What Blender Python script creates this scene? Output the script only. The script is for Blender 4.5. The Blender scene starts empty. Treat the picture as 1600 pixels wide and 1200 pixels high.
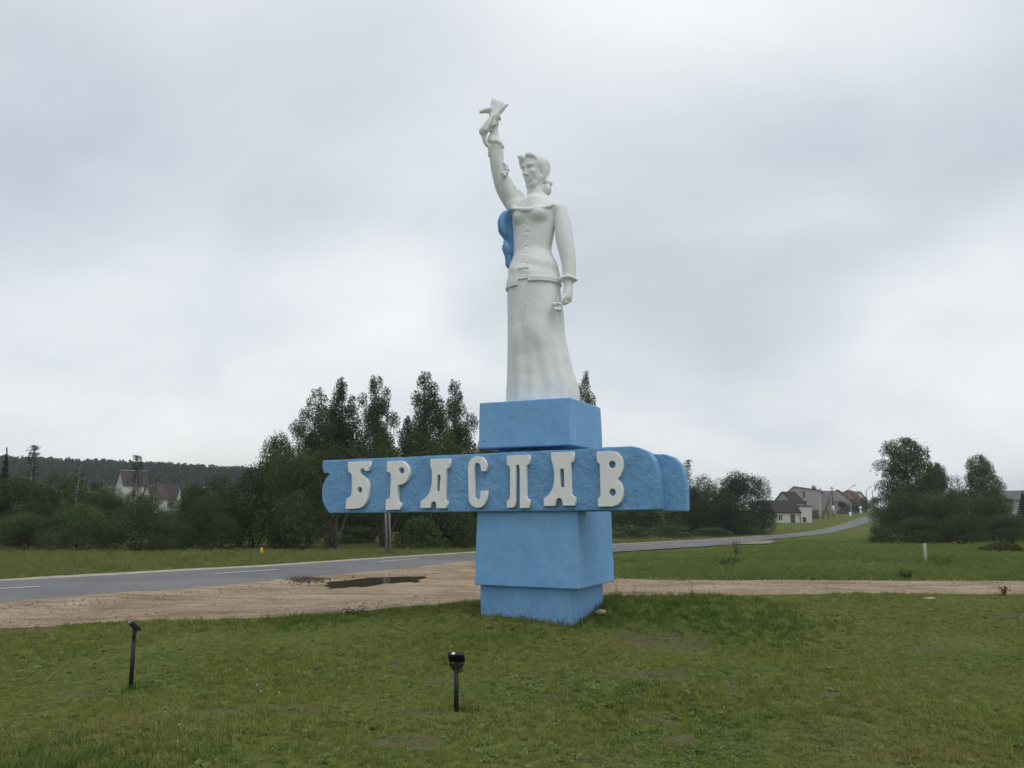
import bpy, bmesh, math, random
import numpy as np
from mathutils import Vector, Matrix

# ------------------------------------------------------------------ camera, sky, sun, exposure
SC = bpy.context.scene
COL = SC.collection
FPX, CZ = 1294.0, 1.6                       # focal length in pixels of the 1600 px wide picture, eye height
PITCH = math.atan(200 / FPX)

cam_data = bpy.data.cameras.new('camera')
cam_data.sensor_width = 36.0
cam_data.lens = 36.0 * FPX / 1600
cam_data.clip_start = 0.1
cam_data.clip_end = 6000
cam = bpy.data.objects.new('camera', cam_data)
COL.objects.link(cam)
cam.location = (0, 0, CZ)
cam.rotation_euler = (math.radians(90) + PITCH, 0, 0)
SC.camera = cam

SUN_EL, SUN_AZ = math.radians(64), math.radians(142)      # azimuth clockwise from +Y, behind the camera
world = bpy.data.worlds.new('World')
SC.world = world
world.use_nodes = True
wt = world.node_tree
wt.nodes.clear()


def N(tree, typ, **kw):
    n = tree.nodes.new(typ)
    for k, v in kw.items():
        if k.startswith('i_'):
            key = k[2:]
            key = int(key) if key.isdigit() else key.replace('_', ' ')
            n.inputs[key].default_value = v
        else:
            setattr(n, k, v)
    return n


def L(tree, a, ao, b, bi):
    tree.links.new(a.outputs[ao], b.inputs[bi])


def ramp(tree, stops, interp='LINEAR'):
    r = tree.nodes.new('ShaderNodeValToRGB')
    r.color_ramp.interpolation = interp
    e = r.color_ramp.elements
    while len(e) < len(stops):
        e.new(0.5)
    for el, (p, c) in zip(e, stops):
        el.position = p
        el.color = (*c, 1) if len(c) == 3 else c
    return r


def build_world():
    t = wt
    out = N(t, 'ShaderNodeOutputWorld')
    sky = N(t, 'ShaderNodeTexSky')
    sky.sky_type = 'NISHITA'
    sky.sun_disc = False
    sky.sun_elevation = SUN_EL
    sky.sun_rotation = SUN_AZ
    sky.air_density, sky.dust_density, sky.ozone_density = 1.2, 2.0, 1.0
    skys = N(t, 'ShaderNodeMix', data_type='RGBA', blend_type='MULTIPLY')
    skys.inputs[0].default_value = 1.0
    skys.inputs[7].default_value = (0.1, 0.1, 0.1, 1)
    L(t, sky, 0, skys, 6)
    # cloud deck: the view direction meets a flat layer overhead
    tc = N(t, 'ShaderNodeTexCoord')
    sp = N(t, 'ShaderNodeSeparateXYZ')
    L(t, tc, 'Generated', sp, 0)
    zz = N(t, 'ShaderNodeMath', operation='MAXIMUM')
    zz.inputs[1].default_value = 0.0
    L(t, sp, 2, zz, 0)
    za = N(t, 'ShaderNodeMath', operation='ADD')
    za.inputs[1].default_value = 0.42
    L(t, zz, 0, za, 0)
    dx = N(t, 'ShaderNodeMath', operation='DIVIDE'); L(t, sp, 0, dx, 0); L(t, za, 0, dx, 1)
    dy = N(t, 'ShaderNodeMath', operation='DIVIDE'); L(t, sp, 1, dy, 0); L(t, za, 0, dy, 1)
    cb = N(t, 'ShaderNodeCombineXYZ'); L(t, dx, 0, cb, 0); L(t, dy, 0, cb, 1)
    mp = N(t, 'ShaderNodeMapping'); L(t, cb, 0, mp, 0)
    mp.inputs['Location'].default_value = SKY_OFF
    mp.inputs['Scale'].default_value = (1.35, 1.5, 1)
    n1 = N(t, 'ShaderNodeTexNoise'); L(t, mp, 0, n1, 'Vector')
    n1.inputs['Scale'].default_value = 1.15
    n1.inputs['Detail'].default_value = 7
    n1.inputs['Roughness'].default_value = 0.45
    n1.inputs['Distortion'].default_value = 0.25
    # luminance and tint of the deck
    r1 = ramp(t, [(0.30, (0.525, 0.57, 0.63)), (0.42, (0.62, 0.665, 0.715)), (0.54, (0.735, 0.768, 0.795)), (0.70, (0.855, 0.87, 0.875))], 'LINEAR')
    L(t, n1, 0, r1, 0)
    n2 = N(t, 'ShaderNodeTexNoise'); L(t, mp, 0, n2, 'Vector')
    n2.inputs['Scale'].default_value = 0.55
    n2.inputs['Detail'].default_value = 2
    n2.inputs['Roughness'].default_value = 0.4
    r2 = ramp(t, [(0.45, (0, 0, 0)), (0.70, (0.34, 0.34, 0.34))], 'EASE')
    L(t, n2, 0, r2, 0)
    mx = N(t, 'ShaderNodeMix', data_type='RGBA')
    L(t, r2, 0, mx, 0); L(t, r1, 0, mx, 6); L(t, skys, 2, mx, 7)
    bg = N(t, 'ShaderNodeBackground')
    bg.inputs[1].default_value = 1.16
    L(t, mx, 2, bg, 0)
    L(t, bg, 0, out, 0)


SKY_OFF = (7.44, 4.32, 4.74)
build_world()

sun_data = bpy.data.lights.new('sun', 'SUN')
sun_data.energy = 0.95
sun_data.angle = math.radians(35)
sun_data.color = (1.0, 0.97, 0.92)
sun = bpy.data.objects.new('sun', sun_data)
COL.objects.link(sun)
_sd = Vector((math.sin(SUN_AZ) * math.cos(SUN_EL), math.cos(SUN_AZ) * math.cos(SUN_EL), math.sin(SUN_EL)))
sun.rotation_euler = _sd.to_track_quat('Z', 'Y').to_euler()
sun.location = _sd * 60

SC.view_settings.view_transform = 'Standard'
SC.view_settings.look = 'None'
SC.view_settings.exposure = 0.0
SC.view_settings.gamma = 1.0
SC.view_settings.use_curve_mapping = False
SC.render.engine = 'CYCLES'
SC.cycles.use_denoising = True
SC.cycles.max_bounces = 6
SC.cycles.transparent_max_bounces = 8

RNG = np.random.default_rng(7)
random.seed(7)

# ------------------------------------------------------------------ measuring: picture -> place


def ray(px, py):
    u = (px - 800) / FPX
    v = (600 - py) / FPX
    return np.array([u, math.cos(PITCH) - v * math.sin(PITCH), math.sin(PITCH) + v * math.cos(PITCH)])


def at(px, py, Y):
    d = ray(px, py)
    return d * (Y / d[1]) + np.array([0, 0, CZ])


def S(a, b, x):
    t = np.clip((np.asarray(x, float) - a) / (b - a), 0, 1)
    return t * t * (3 - 2 * t)


def bump2(x, y, cx, cy, sx, sy):
    return np.exp(-0.5 * (((x - cx) / sx) ** 2 + ((y - cy) / sy) ** 2))


def terrain(x, y):
    x = np.asarray(x, float)
    y = np.asarray(y, float)
    z = 0.27 * bump2(x, y, 1.7, 12.9, 1.9, 1.25)                    # the mound under the monument
    z = z + 0.07 * bump2(x, y, -0.6, 12.6, 2.2, 1.4) - 0.035 * bump2(x, y, 0.1, 11.25, 1.0, 0.45)
    z = z + 0.06 * bump2(x, y, 5.5, 13.6, 2.6, 0.8)                # ridge to its right
    z = z - 0.12 * bump2(x, y, 5.5, 15.5, 5.0, 0.6)                # hollow along the track
    z = z - 0.20 * bump2(x, y, 4.6, 10.6, 1.7, 1.4) - 0.14 * bump2(x, y, -6.2, 9.2, 2.2, 1.8)
    z = z + 0.07 * bump2(x, y, -3.6, 11.4, 2.4, 0.9) - 0.10 * bump2(x, y, -7.5, 12.2, 3.0, 0.55)
    near = 1 - S(14.5, 17.5, y)
    z = z + near * (0.022 * np.sin(1.3 * x + 0.7 * y) + 0.018 * np.sin(0.9 * x - 1.6 * y + 1.1) + 0.012 * np.sin(2.9 * x + 2.3 * y))
    z = z - 1.1 * S(18, 100, y)
    z = z + 2.5 * S(145, 270, y)
    z = z + 18.0 * bump2(x, y, -320, 450, 190, 120)
    return z


_TS = 2.0 * 1.012 ** np.arange(520)


def gnd_many(P):
    """the points of the terrain seen at pixels"""
    P = np.atleast_2d(np.asarray(P, float))
    u, v = (P[:, 0] - 800) / FPX, (600 - P[:, 1]) / FPX
    D = np.stack([u, math.cos(PITCH) - v * math.sin(PITCH), math.sin(PITCH) + v * math.cos(PITCH)], 1)
    T = _TS[None, :]
    below = CZ + D[:, 2:3] * T < terrain(D[:, 0:1] * T, D[:, 1:2] * T)
    i = np.where(below.any(1), below.argmax(1), len(_TS) - 1)
    hi, lo = _TS[i], _TS[np.maximum(i - 1, 0)]
    for _ in range(26):
        m = 0.5 * (lo + hi)
        bl = CZ + D[:, 2] * m < terrain(D[:, 0] * m, D[:, 1] * m)
        hi, lo = np.where(bl, m, hi), np.where(bl, lo, m)
    return D * hi[:, None] + np.array([0, 0, CZ])


def gnd(px, py):
    return gnd_many([(px, py)])[0]


# ------------------------------------------------------------------ object helpers
def tag(o, label=None, cat=None, group=None, kind=None):
    if label:
        o['label'] = label
    if cat:
        o['category'] = cat
    if group:
        o['group'] = group
    if kind:
        o['kind'] = kind
    return o


def empty(name, loc, label, cat, group=None, rz=0.0):
    o = bpy.data.objects.new(name, None)
    o.empty_display_size = 0.2
    COL.objects.link(o)
    o.location = tuple(float(a) for a in loc)
    o.rotation_euler = (0, 0, rz)
    return tag(o, label, cat, group)


def mesh_np(name, V, quads=None, tris=None, smooth=False):
    me = bpy.data.meshes.new(name)
    V = np.asarray(V, np.float32)
    nq = 0 if quads is None else len(quads)
    nt = 0 if tris is None else len(tris)
    me.vertices.add(len(V))
    me.vertices.foreach_set('co', V.ravel())
    idx = np.concatenate([np.asarray(a, np.int32).ravel() for a in (quads, tris) if a is not None and len(a)])
    me.loops.add(len(idx))
    me.loops.foreach_set('vertex_index', idx)
    me.polygons.add(nq + nt)
    starts = np.concatenate([np.arange(nq) * 4, nq * 4 + np.arange(nt) * 3]).astype(np.int32)
    me.polygons.foreach_set('loop_start', starts)
    if smooth:
        me.polygons.foreach_set('use_smooth', np.ones(nq + nt, bool))
    me.update(calc_edges=True)
    me.validate()
    return me


def link(name, me, mat=None, parent=None):
    o = bpy.data.objects.new(name, me)
    COL.objects.link(o)
    if mat is not None and len(me.materials) == 0:
        me.materials.append(mat)
    if parent is not None:
        o.parent = parent
    return o


class MB:
    """collects shapes into one mesh"""

    def __init__(self):
        self.v, self.f = [], []

    def add(self, verts, faces):
        b = len(self.v)
        self.v += [tuple(float(c) for c in p) for p in verts]
        self.f += [tuple(b + i for i in f) for f in faces]
        return self

    def box(self, c, s, rz=0.0, taper=1.0):
        hx, hy, hz = s[0] / 2, s[1] / 2, s[2] / 2
        pts = []
        for z, k in ((-hz, 1.0), (hz, taper)):
            for x, y in ((-hx, -hy), (hx, -hy), (hx, hy), (-hx, hy)):
                X, Y = x * k, y * k
                pts.append((c[0] + X * math.cos(rz) - Y * math.sin(rz), c[1] + X * math.sin(rz) + Y * math.cos(rz), c[2] + z))
        return self.add(pts, [(3, 2, 1, 0), (4, 5, 6, 7), (0, 1, 5, 4), (1, 2, 6, 5), (2, 3, 7, 6), (3, 0, 4, 7)])

    def tube(self, pts, rad, n=8, caps=True):
        pts = [Vector([float(c) for c in p]) for p in pts]
        rad = rad if hasattr(rad, '__len__') else [rad] * len(pts)
        rings = []
        up0 = None
        for i, p in enumerate(pts):
            a = pts[max(i - 1, 0)]
            b = pts[min(i + 1, len(pts) - 1)]
            d = (b - a).normalized()
            if up0 is None:
                up0 = Vector((1, 0, 0)) if abs(d.x) < 0.8 else Vector((0, 1, 0))
            u = (up0 - d * up0.dot(d)).normalized()
            up0 = u
            w = d.cross(u)
            rings.append([p + (u * math.cos(2 * math.pi * k / n) + w * math.sin(2 * math.pi * k / n)) * rad[i] for k in range(n)])
        V = [q for r in rings for q in r]
        F = []
        for i in range(len(rings) - 1):
            for k in range(n):
                F.append((i * n + k, i * n + (k + 1) % n, (i + 1) * n + (k + 1) % n, (i + 1) * n + k))
        if caps:
            F.append(tuple(range(n - 1, -1, -1)))
            F.append(tuple((len(rings) - 1) * n + k for k in range(n)))
        return self.add(V, F)

    def prism(self, poly, d0, d1, fn):
        """outline (list of 2-D points, counter-clockwise) extruded from d0 to d1; fn(u, v, d) -> 3-D"""
        n = len(poly)
        V = [fn(u, v, d0) for u, v in poly] + [fn(u, v, d1) for u, v in poly]
        F = [tuple(range(n)), tuple(range(2 * n - 1, n - 1, -1))]
        for i in range(n):
            j = (i + 1) % n
            F.append((j, i, n + i, n + j))
        return self.add(V, F)

    def mesh(self, name, smooth=False):
        me = bpy.data.meshes.new(name)
        me.from_pydata(self.v, [], self.f)
        if smooth:
            for p in me.polygons:
                p.use_smooth = True
        bm = bmesh.new()
        bm.from_mesh(me)
        bmesh.ops.recalc_face_normals(bm, faces=bm.faces)
        bm.to_mesh(me)
        bm.free()
        me.update()
        return me

    def build(self, name, mat, parent=None, smooth=False, bevel=0.0):
        o = link(name, self.mesh(name, smooth), mat, parent)
        if bevel:
            m = o.modifiers.new('bevel', 'BEVEL')
            m.width = bevel
            m.segments = 2
            m.limit_method = 'ANGLE'
            m.angle_limit = math.radians(40)
        return o


# ------------------------------------------------------------------ materials
def new_mat(name):
    m = bpy.data.materials.new(name)
    m.use_nodes = True
    t = m.node_tree
    b = t.nodes['Principled BSDF']
    b.inputs['Specular IOR Level'].default_value = 0.3
    return m, t, b


def noise(t, scale, detail=4, rough=0.55, coords='Object', vec=None, dist=0.0, stretch=None):
    n = N(t, 'ShaderNodeTexNoise')
    n.inputs['Scale'].default_value = scale
    n.inputs['Detail'].default_value = detail
    n.inputs['Roughness'].default_value = rough
    n.inputs['Distortion'].default_value = dist
    if vec is None:
        if coords == 'World':
            g = N(t, 'ShaderNodeNewGeometry')
            src, so = g, 'Position'
        else:
            g = N(t, 'ShaderNodeTexCoord')
            src, so = g, coords
        if stretch:
            mp = N(t, 'ShaderNodeMapping')
            mp.inputs['Scale'].default_value = stretch
            L(t, src, so, mp, 0)
            src, so = mp, 0
        L(t, src, so, n, 'Vector')
    else:
        L(t, vec, 0, n, 'Vector')
    return n


def mixc(t, fac, a, b, blend='MIX'):
    """fac, a, b: (node, output) or constants"""
    m = N(t, 'ShaderNodeMix', data_type='RGBA', blend_type=blend)
    for i, s in ((0, fac), (6, a), (7, b)):
        if isinstance(s, tuple) and hasattr(s[0], 'outputs'):
            L(t, s[0], s[1], m, i)
        elif i == 0:
            m.inputs[0].default_value = s
        else:
            m.inputs[i].default_value = (*s, 1)
    return m


def add_bump(t, b, src, strength=0.3, dist=0.02, prev=None):
    bp = N(t, 'ShaderNodeBump')
    bp.inputs['Strength'].default_value = strength
    bp.inputs['Distance'].default_value = dist
    L(t, src[0], src[1], bp, 'Height')
    if prev is not None:
        L(t, prev, 0, bp, 'Normal')
    L(t, bp, 0, b, 'Normal')
    return bp


def simple(name, col, rough=0.8, var=0.15, scale=6.0, bump=0.0, bdist=0.01, spec=0.3, coords='Object', metal=0.0):
    m, t, b = new_mat(name)
    n = noise(t, scale, 5, 0.6, coords)
    lo = tuple(c * (1 - var) for c in col)
    hi = tuple(min(1, c * (1 + var)) for c in col)
    r = ramp(t, [(0.3, lo), (0.7, hi)])
    L(t, n, 0, r, 0)
    L(t, r, 0, b, 'Base Color')
    b.inputs['Roughness'].default_value = rough
    b.inputs['Specular IOR Level'].default_value = spec
    b.inputs['Metallic'].default_value = metal
    if bump:
        n2 = noise(t, scale * 6, 4, 0.6, coords)
        add_bump(t, b, (n2, 0), bump, bdist)
    return m


def paint_blue(rough_render):
    m, t, b = new_mat('blue_masonry_paint')
    # roller and brush patches laid over several years
    n = noise(t, 1.6, 6, 0.62, dist=0.4)
    r = ramp(t, [(0.30, (0.155, 0.35, 0.62)), (0.5, (0.178, 0.385, 0.66)), (0.70, (0.205, 0.42, 0.695))])
    L(t, n, 0, r, 0)
    br = noise(t, 5, 6, 0.7, stretch=(2.5, 2.5, 0.5))
    brr = ramp(t, [(0.3, (0.92, 0.925, 0.93)), (0.7, (1.06, 1.055, 1.05))])
    L(t, br, 0, brr, 0)
    c0 = mixc(t, 1.0, (r, 0), (brr, 0), 'MULTIPLY')
    w = noise(t, 30, 3, 0.6)
    wr = ramp(t, [(0.69, (0, 0, 0)), (0.74, (0.75, 0.75, 0.75))])
    L(t, w, 0, wr, 0)
    c1 = mixc(t, (wr, 0), (c0, 2), (0.33, 0.50, 0.66))
    # pits and small chips down to the dark render
    p = noise(t, 34, 3, 0.6)
    pr = ramp(t, [(0.27, (0.85, 0.85, 0.85)), (0.31, (0, 0, 0))])
    L(t, p, 0, pr, 0)
    c2 = mixc(t, (pr, 0), (c1, 2), (0.05, 0.11, 0.19))
    # larger bare chips
    q = noise(t, 3.1, 7, 0.72)
    qr = ramp(t, [(0.315, (0.8, 0.8, 0.8)), (0.328, (0, 0, 0))])
    L(t, q, 0, qr, 0)
    c3 = mixc(t, (qr, 0), (c2, 2), (0.16, 0.19, 0.21))
    # mud splashed up from the soil
    g = N(t, 'ShaderNodeNewGeometry')
    sp = N(t, 'ShaderNodeSeparateXYZ')
    L(t, g, 'Position', sp, 0)
    mr = N(t, 'ShaderNodeMapRange')
    mr.inputs['From Min'].default_value = 0.12
    mr.inputs['From Max'].default_value = 0.42
    mr.inputs['To Min'].default_value = 0.62
    mr.inputs['To Max'].default_value = 0.0
    L(t, sp, 2, mr, 0)
    md = noise(t, 20, 5, 0.7)
    mdr = ramp(t, [(0.42, (0, 0, 0)), (0.62, (1, 1, 1))])
    L(t, md, 0, mdr, 0)
    mm = N(t, 'ShaderNodeMath', operation='MULTIPLY')
    L(t, mr, 0, mm, 0)
    L(t, mdr, 0, mm, 1)
    c4 = mixc(t, (mm, 0), (c3, 2), (0.10, 0.095, 0.075))
    L(t, c4, 2, b, 'Base Color')
    b.inputs['Roughness'].default_value = 0.62
    if rough_render:
        v = noise(t, 13, 6, 0.7, dist=0.2)
        f = noise(t, 60, 4, 0.6)
        k = noise(t, 2.6, 7, 0.7, dist=0.8)
        kr = ramp(t, [(0.485, (1, 1, 1)), (0.5, (0.0, 0.0, 0.0)), (0.515, (1, 1, 1))])
        L(t, k, 0, kr, 0)
        b0 = add_bump(t, b, (kr, 0), 0.35, 0.02)
        b1 = add_bump(t, b, (v, 0), 0.75, 0.06, b0)
        add_bump(t, b, (f, 0), 0.5, 0.014, b1)
    else:
        v = noise(t, 2.6, 6, 0.6, dist=0.3)
        f = noise(t, 50, 5, 0.65)
        b1 = add_bump(t, b, (v, 0), 0.3, 0.05)
        b2 = add_bump(t, b, (f, 0), 0.35, 0.010, b1)
        add_bump(t, b, (pr, 0), -0.3, 0.01, b2)
    return m


def paint_white():
    m, t, b = new_mat('white_statue_paint')
    n = noise(t, 3.0, 6, 0.6)
    r = ramp(t, [(0.25, (0.695, 0.71, 0.705)), (0.6, (0.755, 0.77, 0.765))])
    L(t, n, 0, r, 0)
    s = noise(t, 6, 6, 0.7, stretch=(1.8, 1.8, 0.2))
    sr = ramp(t, [(0.54, (0, 0, 0)), (0.74, (0.42, 0.42, 0.42))])
    L(t, s, 0, sr, 0)
    c = mixc(t, (sr, 0), (r, 0), (0.50, 0.50, 0.445))
    ch = noise(t, 16, 5, 0.7)
    chr_ = ramp(t, [(0.27, (0.8, 0.8, 0.8)), (0.30, (0, 0, 0))])
    L(t, ch, 0, chr_, 0)
    c = mixc(t, (chr_, 0), (c, 2), (0.40, 0.39, 0.35))
    L(t, c, 2, b, 'Base Color')
    b.inputs['Roughness'].default_value = 0.7
    v = noise(t, 14, 5, 0.6)
    f = noise(t, 70, 3, 0.6)
    b1 = add_bump(t, b, (v, 0), 0.16, 0.02)
    add_bump(t, b, (f, 0), 0.2, 0.005, b1)
    return m


def leaf_mat(name, c0, c1, c2):
    m, t, b = new_mat(name)
    g = N(t, 'ShaderNodeNewGeometry')
    oi = N(t, 'ShaderNodeObjectInfo')
    r = ramp(t, [(0.0, c0), (0.55, c1), (1.0, c2)])
    L(t, g, 'Random Per Island', r, 0)
    hv = N(t, 'ShaderNodeHueSaturation')
    mr = N(t, 'ShaderNodeMapRange')
    mr.inputs['To Min'].default_value = 0.8
    mr.inputs['To Max'].default_value = 1.2
    L(t, oi, 'Random', mr, 0)
    L(t, mr, 0, hv, 'Value')
    L(t, r, 0, hv, 'Color')
    t.nodes.remove(b)
    d = N(t, 'ShaderNodeBsdfDiffuse')
    tr = N(t, 'ShaderNodeBsdfTranslucent')
    L(t, hv, 0, d, 0)
    L(t, hv, 0, tr, 0)
    mx = N(t, 'ShaderNodeMixShader')
    mx.inputs[0].default_value = 0.25
    L(t, d, 0, mx, 1)
    L(t, tr, 0, mx, 2)
    L(t, mx, 0, t.nodes['Material Output'], 0)
    return m


def grass_mat(name, c0, c1, c2, dry):
    """blades: colour differs tuft by tuft and drifts in patches over the lawn"""
    m, t, b = new_mat(name)
    oi = N(t, 'ShaderNodeObjectInfo')
    r = ramp(t, [(0.0, c0), (0.5, c1), (1.0, c2)])
    L(t, oi, 'Random', r, 0)
    n = N(t, 'ShaderNodeTexNoise')
    n.inputs['Scale'].default_value = 0.55
    n.inputs['Detail'].default_value = 4
    L(t, oi, 'Location', n, 'Vector')
    rr = ramp(t, [(0.46, (0, 0, 0)), (0.68, (0.6, 0.6, 0.6))])
    L(t, n, 0, rr, 0)
    c = mixc(t, (rr, 0), (r, 0), dry)
    t.nodes.remove(b)
    d = N(t, 'ShaderNodeBsdfDiffuse')
    tr = N(t, 'ShaderNodeBsdfTranslucent')
    L(t, c, 2, d, 0)
    L(t, c, 2, tr, 0)
    mx = N(t, 'ShaderNodeMixShader')
    mx.inputs[0].default_value = 0.3
    L(t, d, 0, mx, 1)
    L(t, tr, 0, mx, 2)
    L(t, mx, 0, t.nodes['Material Output'], 0)
    return m


def bark_birch():
    m, t, b = new_mat('birch_bark')
    n = noise(t, 3.0, 4, 0.6, stretch=(1, 1, 5))
    r = ramp(t, [(0.40, (0.05, 0.045, 0.04)), (0.50, (0.42, 0.41, 0.38)), (0.8, (0.55, 0.54, 0.50))])
    L(t, n, 0, r, 0)
    L(t, r, 0, b, 'Base Color')
    b.inputs['Roughness'].default_value = 0.9
    return m


def ground_mat():
    m, t, b = new_mat('turf_soil')
    n = noise(t, 0.55, 5, 0.6, 'World')
    r = ramp(t, [(0.3, (0.088, 0.112, 0.032)), (0.55, (0.125, 0.148, 0.045)), (0.75, (0.16, 0.155, 0.062))])
    L(t, n, 0, r, 0)
    f = noise(t, 14, 5, 0.7, 'World')
    fr = ramp(t, [(0.3, (0.55, 0.55, 0.55)), (0.75, (1.35, 1.35, 1.3))])
    L(t, f, 0, fr, 0)
    c = mixc(t, 1.0, (r, 0), (fr, 0), 'MULTIPLY')
    at_ = N(t, 'ShaderNodeAttribute', attribute_name='bare')
    soil = noise(t, 22, 5, 0.7, 'World')
    sr = ramp(t, [(0.3, (0.075, 0.072, 0.036)), (0.7, (0.15, 0.14, 0.078))])
    L(t, soil, 0, sr, 0)
    bn = noise(t, 7, 5, 0.7, 'World')
    ba = N(t, 'ShaderNodeMath', operation='ADD')
    L(t, at_, 'Fac', ba, 0)
    L(t, bn, 0, ba, 1)
    bs = N(t, 'ShaderNodeMapRange')
    bs.inputs['From Min'].default_value = 0.95
    bs.inputs['From Max'].default_value = 1.15
    L(t, ba, 0, bs, 0)
    c2 = mixc(t, (bs, 0), (c, 2), (sr, 0))
    L(t, c2, 2, b, 'Base Color')
    b.inputs['Roughness'].default_value = 1.0
    b.inputs['Specular IOR Level'].default_value = 0.0
    add_bump(t, b, (f, 0), 0.6, 0.04)
    return m


def asphalt_mat():
    m, t, b = new_mat('worn_asphalt')
    n = noise(t, 0.35, 5, 0.6, 'World')
    r = ramp(t, [(0.3, (0.125, 0.127, 0.130)), (0.7, (0.175, 0.176, 0.176))])
    L(t, n, 0, r, 0)
    f = noise(t, 30, 4, 0.7, 'World')
    fr = ramp(t, [(0.3, (0.82, 0.82, 0.82)), (0.7, (1.12, 1.12, 1.12))])
    L(t, f, 0, fr, 0)
    c = mixc(t, 1.0, (r, 0), (fr, 0), 'MULTIPLY')
    k = noise(t, 0.8, 6, 0.7, 'World', dist=1.5)
    kr = ramp(t, [(0.488, (0, 0, 0)), (0.5, (0.55, 0.55, 0.55)), (0.512, (0, 0, 0))])
    L(t, k, 0, kr, 0)
    c2 = mixc(t, (kr, 0), (c, 2), (0.07, 0.07, 0.068))
    pt = N(t, 'ShaderNodeTexVoronoi')
    pt.inputs['Scale'].default_value = 0.22
    gg = N(t, 'ShaderNodeNewGeometry')
    mq = N(t, 'ShaderNodeMapping')
    mq.inputs['Rotation'].default_value = (0, 0, math.radians(53))
    mq.inputs['Scale'].default_value = (0.35, 1.6, 1)
    L(t, gg, 'Position', mq, 0)
    L(t, mq, 0, pt, 'Vector')
    ptr = ramp(t, [(0.0, (0.90, 0.90, 0.90)), (0.5, (1.0, 1.0, 1.0)), (0.8, (1.12, 1.11, 1.08))])
    L(t, pt, 'Color', ptr, 0)
    c2 = mixc(t, 1.0, (c2, 2), (ptr, 0), 'MULTIPLY')
    du = noise(t, 1.3, 5, 0.65, 'World', stretch=(1, 1, 1))
    dur = ramp(t, [(0.52, (0, 0, 0)), (0.75, (0.35, 0.35, 0.35))])
    L(t, du, 0, dur, 0)
    c2 = mixc(t, (dur, 0), (c2, 2), (0.24, 0.21, 0.17))
    L(t, c2, 2, b, 'Base Color')
    b.inputs['Roughness'].default_value = 0.85
    b.inputs['Specular IOR Level'].default_value = 0.25
    add_bump(t, b, (f, 0), 0.3, 0.01)
    return m


def dirt_mat():
    m, t, b = new_mat('sandy_dirt')
    n = noise(t, 0.7, 5, 0.6, 'World')
    r = ramp(t, [(0.3, (0.255, 0.185, 0.120)), (0.5, (0.355, 0.272, 0.188)), (0.72, (0.44, 0.355, 0.26))])
    L(t, n, 0, r, 0)
    # wheel tracks drawn out along the way
    g = N(t, 'ShaderNodeNewGeometry')
    mp = N(t, 'ShaderNodeMapping')
    mp.inputs['Rotation'].default_value = (0, 0, math.radians(-8))
    mp.inputs['Scale'].default_value = (0.28, 4.2, 1)
    L(t, g, 'Position', mp, 0)
    s = noise(t, 1.0, 6, 0.65, vec=mp)
    sr = ramp(t, [(0.34, (0.60, 0.55, 0.50)), (0.46, (0.97, 0.96, 0.95)), (0.62, (1.10, 1.10, 1.10))])
    L(t, s, 0, sr, 0)
    c = mixc(t, 1.0, (r, 0), (sr, 0), 'MULTIPLY')
    p = noise(t, 16, 4, 0.7, 'World')
    pr = ramp(t, [(0.30, (0.50, 0.47, 0.44)), (0.44, (0.95, 0.95, 0.95)), (0.68, (1.14, 1.14, 1.13))])
    L(t, p, 0, pr, 0)
    c2 = mixc(t, 1.0, (c, 2), (pr, 0), 'MULTIPLY')
    L(t, c2, 2, b, 'Base Color')
    b.inputs['Roughness'].default_value = 1.0
    b.inputs['Specular IOR Level'].default_value = 0.1
    b1 = add_bump(t, b, (s, 0), 0.8, 0.14)
    add_bump(t, b, (p, 0), 0.8, 0.05, b1)
    return m


def water_mat():
    m, t, b = new_mat('muddy_puddle_water')
    b.inputs['Base Color'].default_value = (0.05, 0.037, 0.022, 1)
    b.inputs['Roughness'].default_value = 0.11
    b.inputs['Specular IOR Level'].default_value = 0.3
    n = noise(t, 3, 2, 0.5, 'World')
    add_bump(t, b, (n, 0), 0.02, 0.01)
    return m


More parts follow.
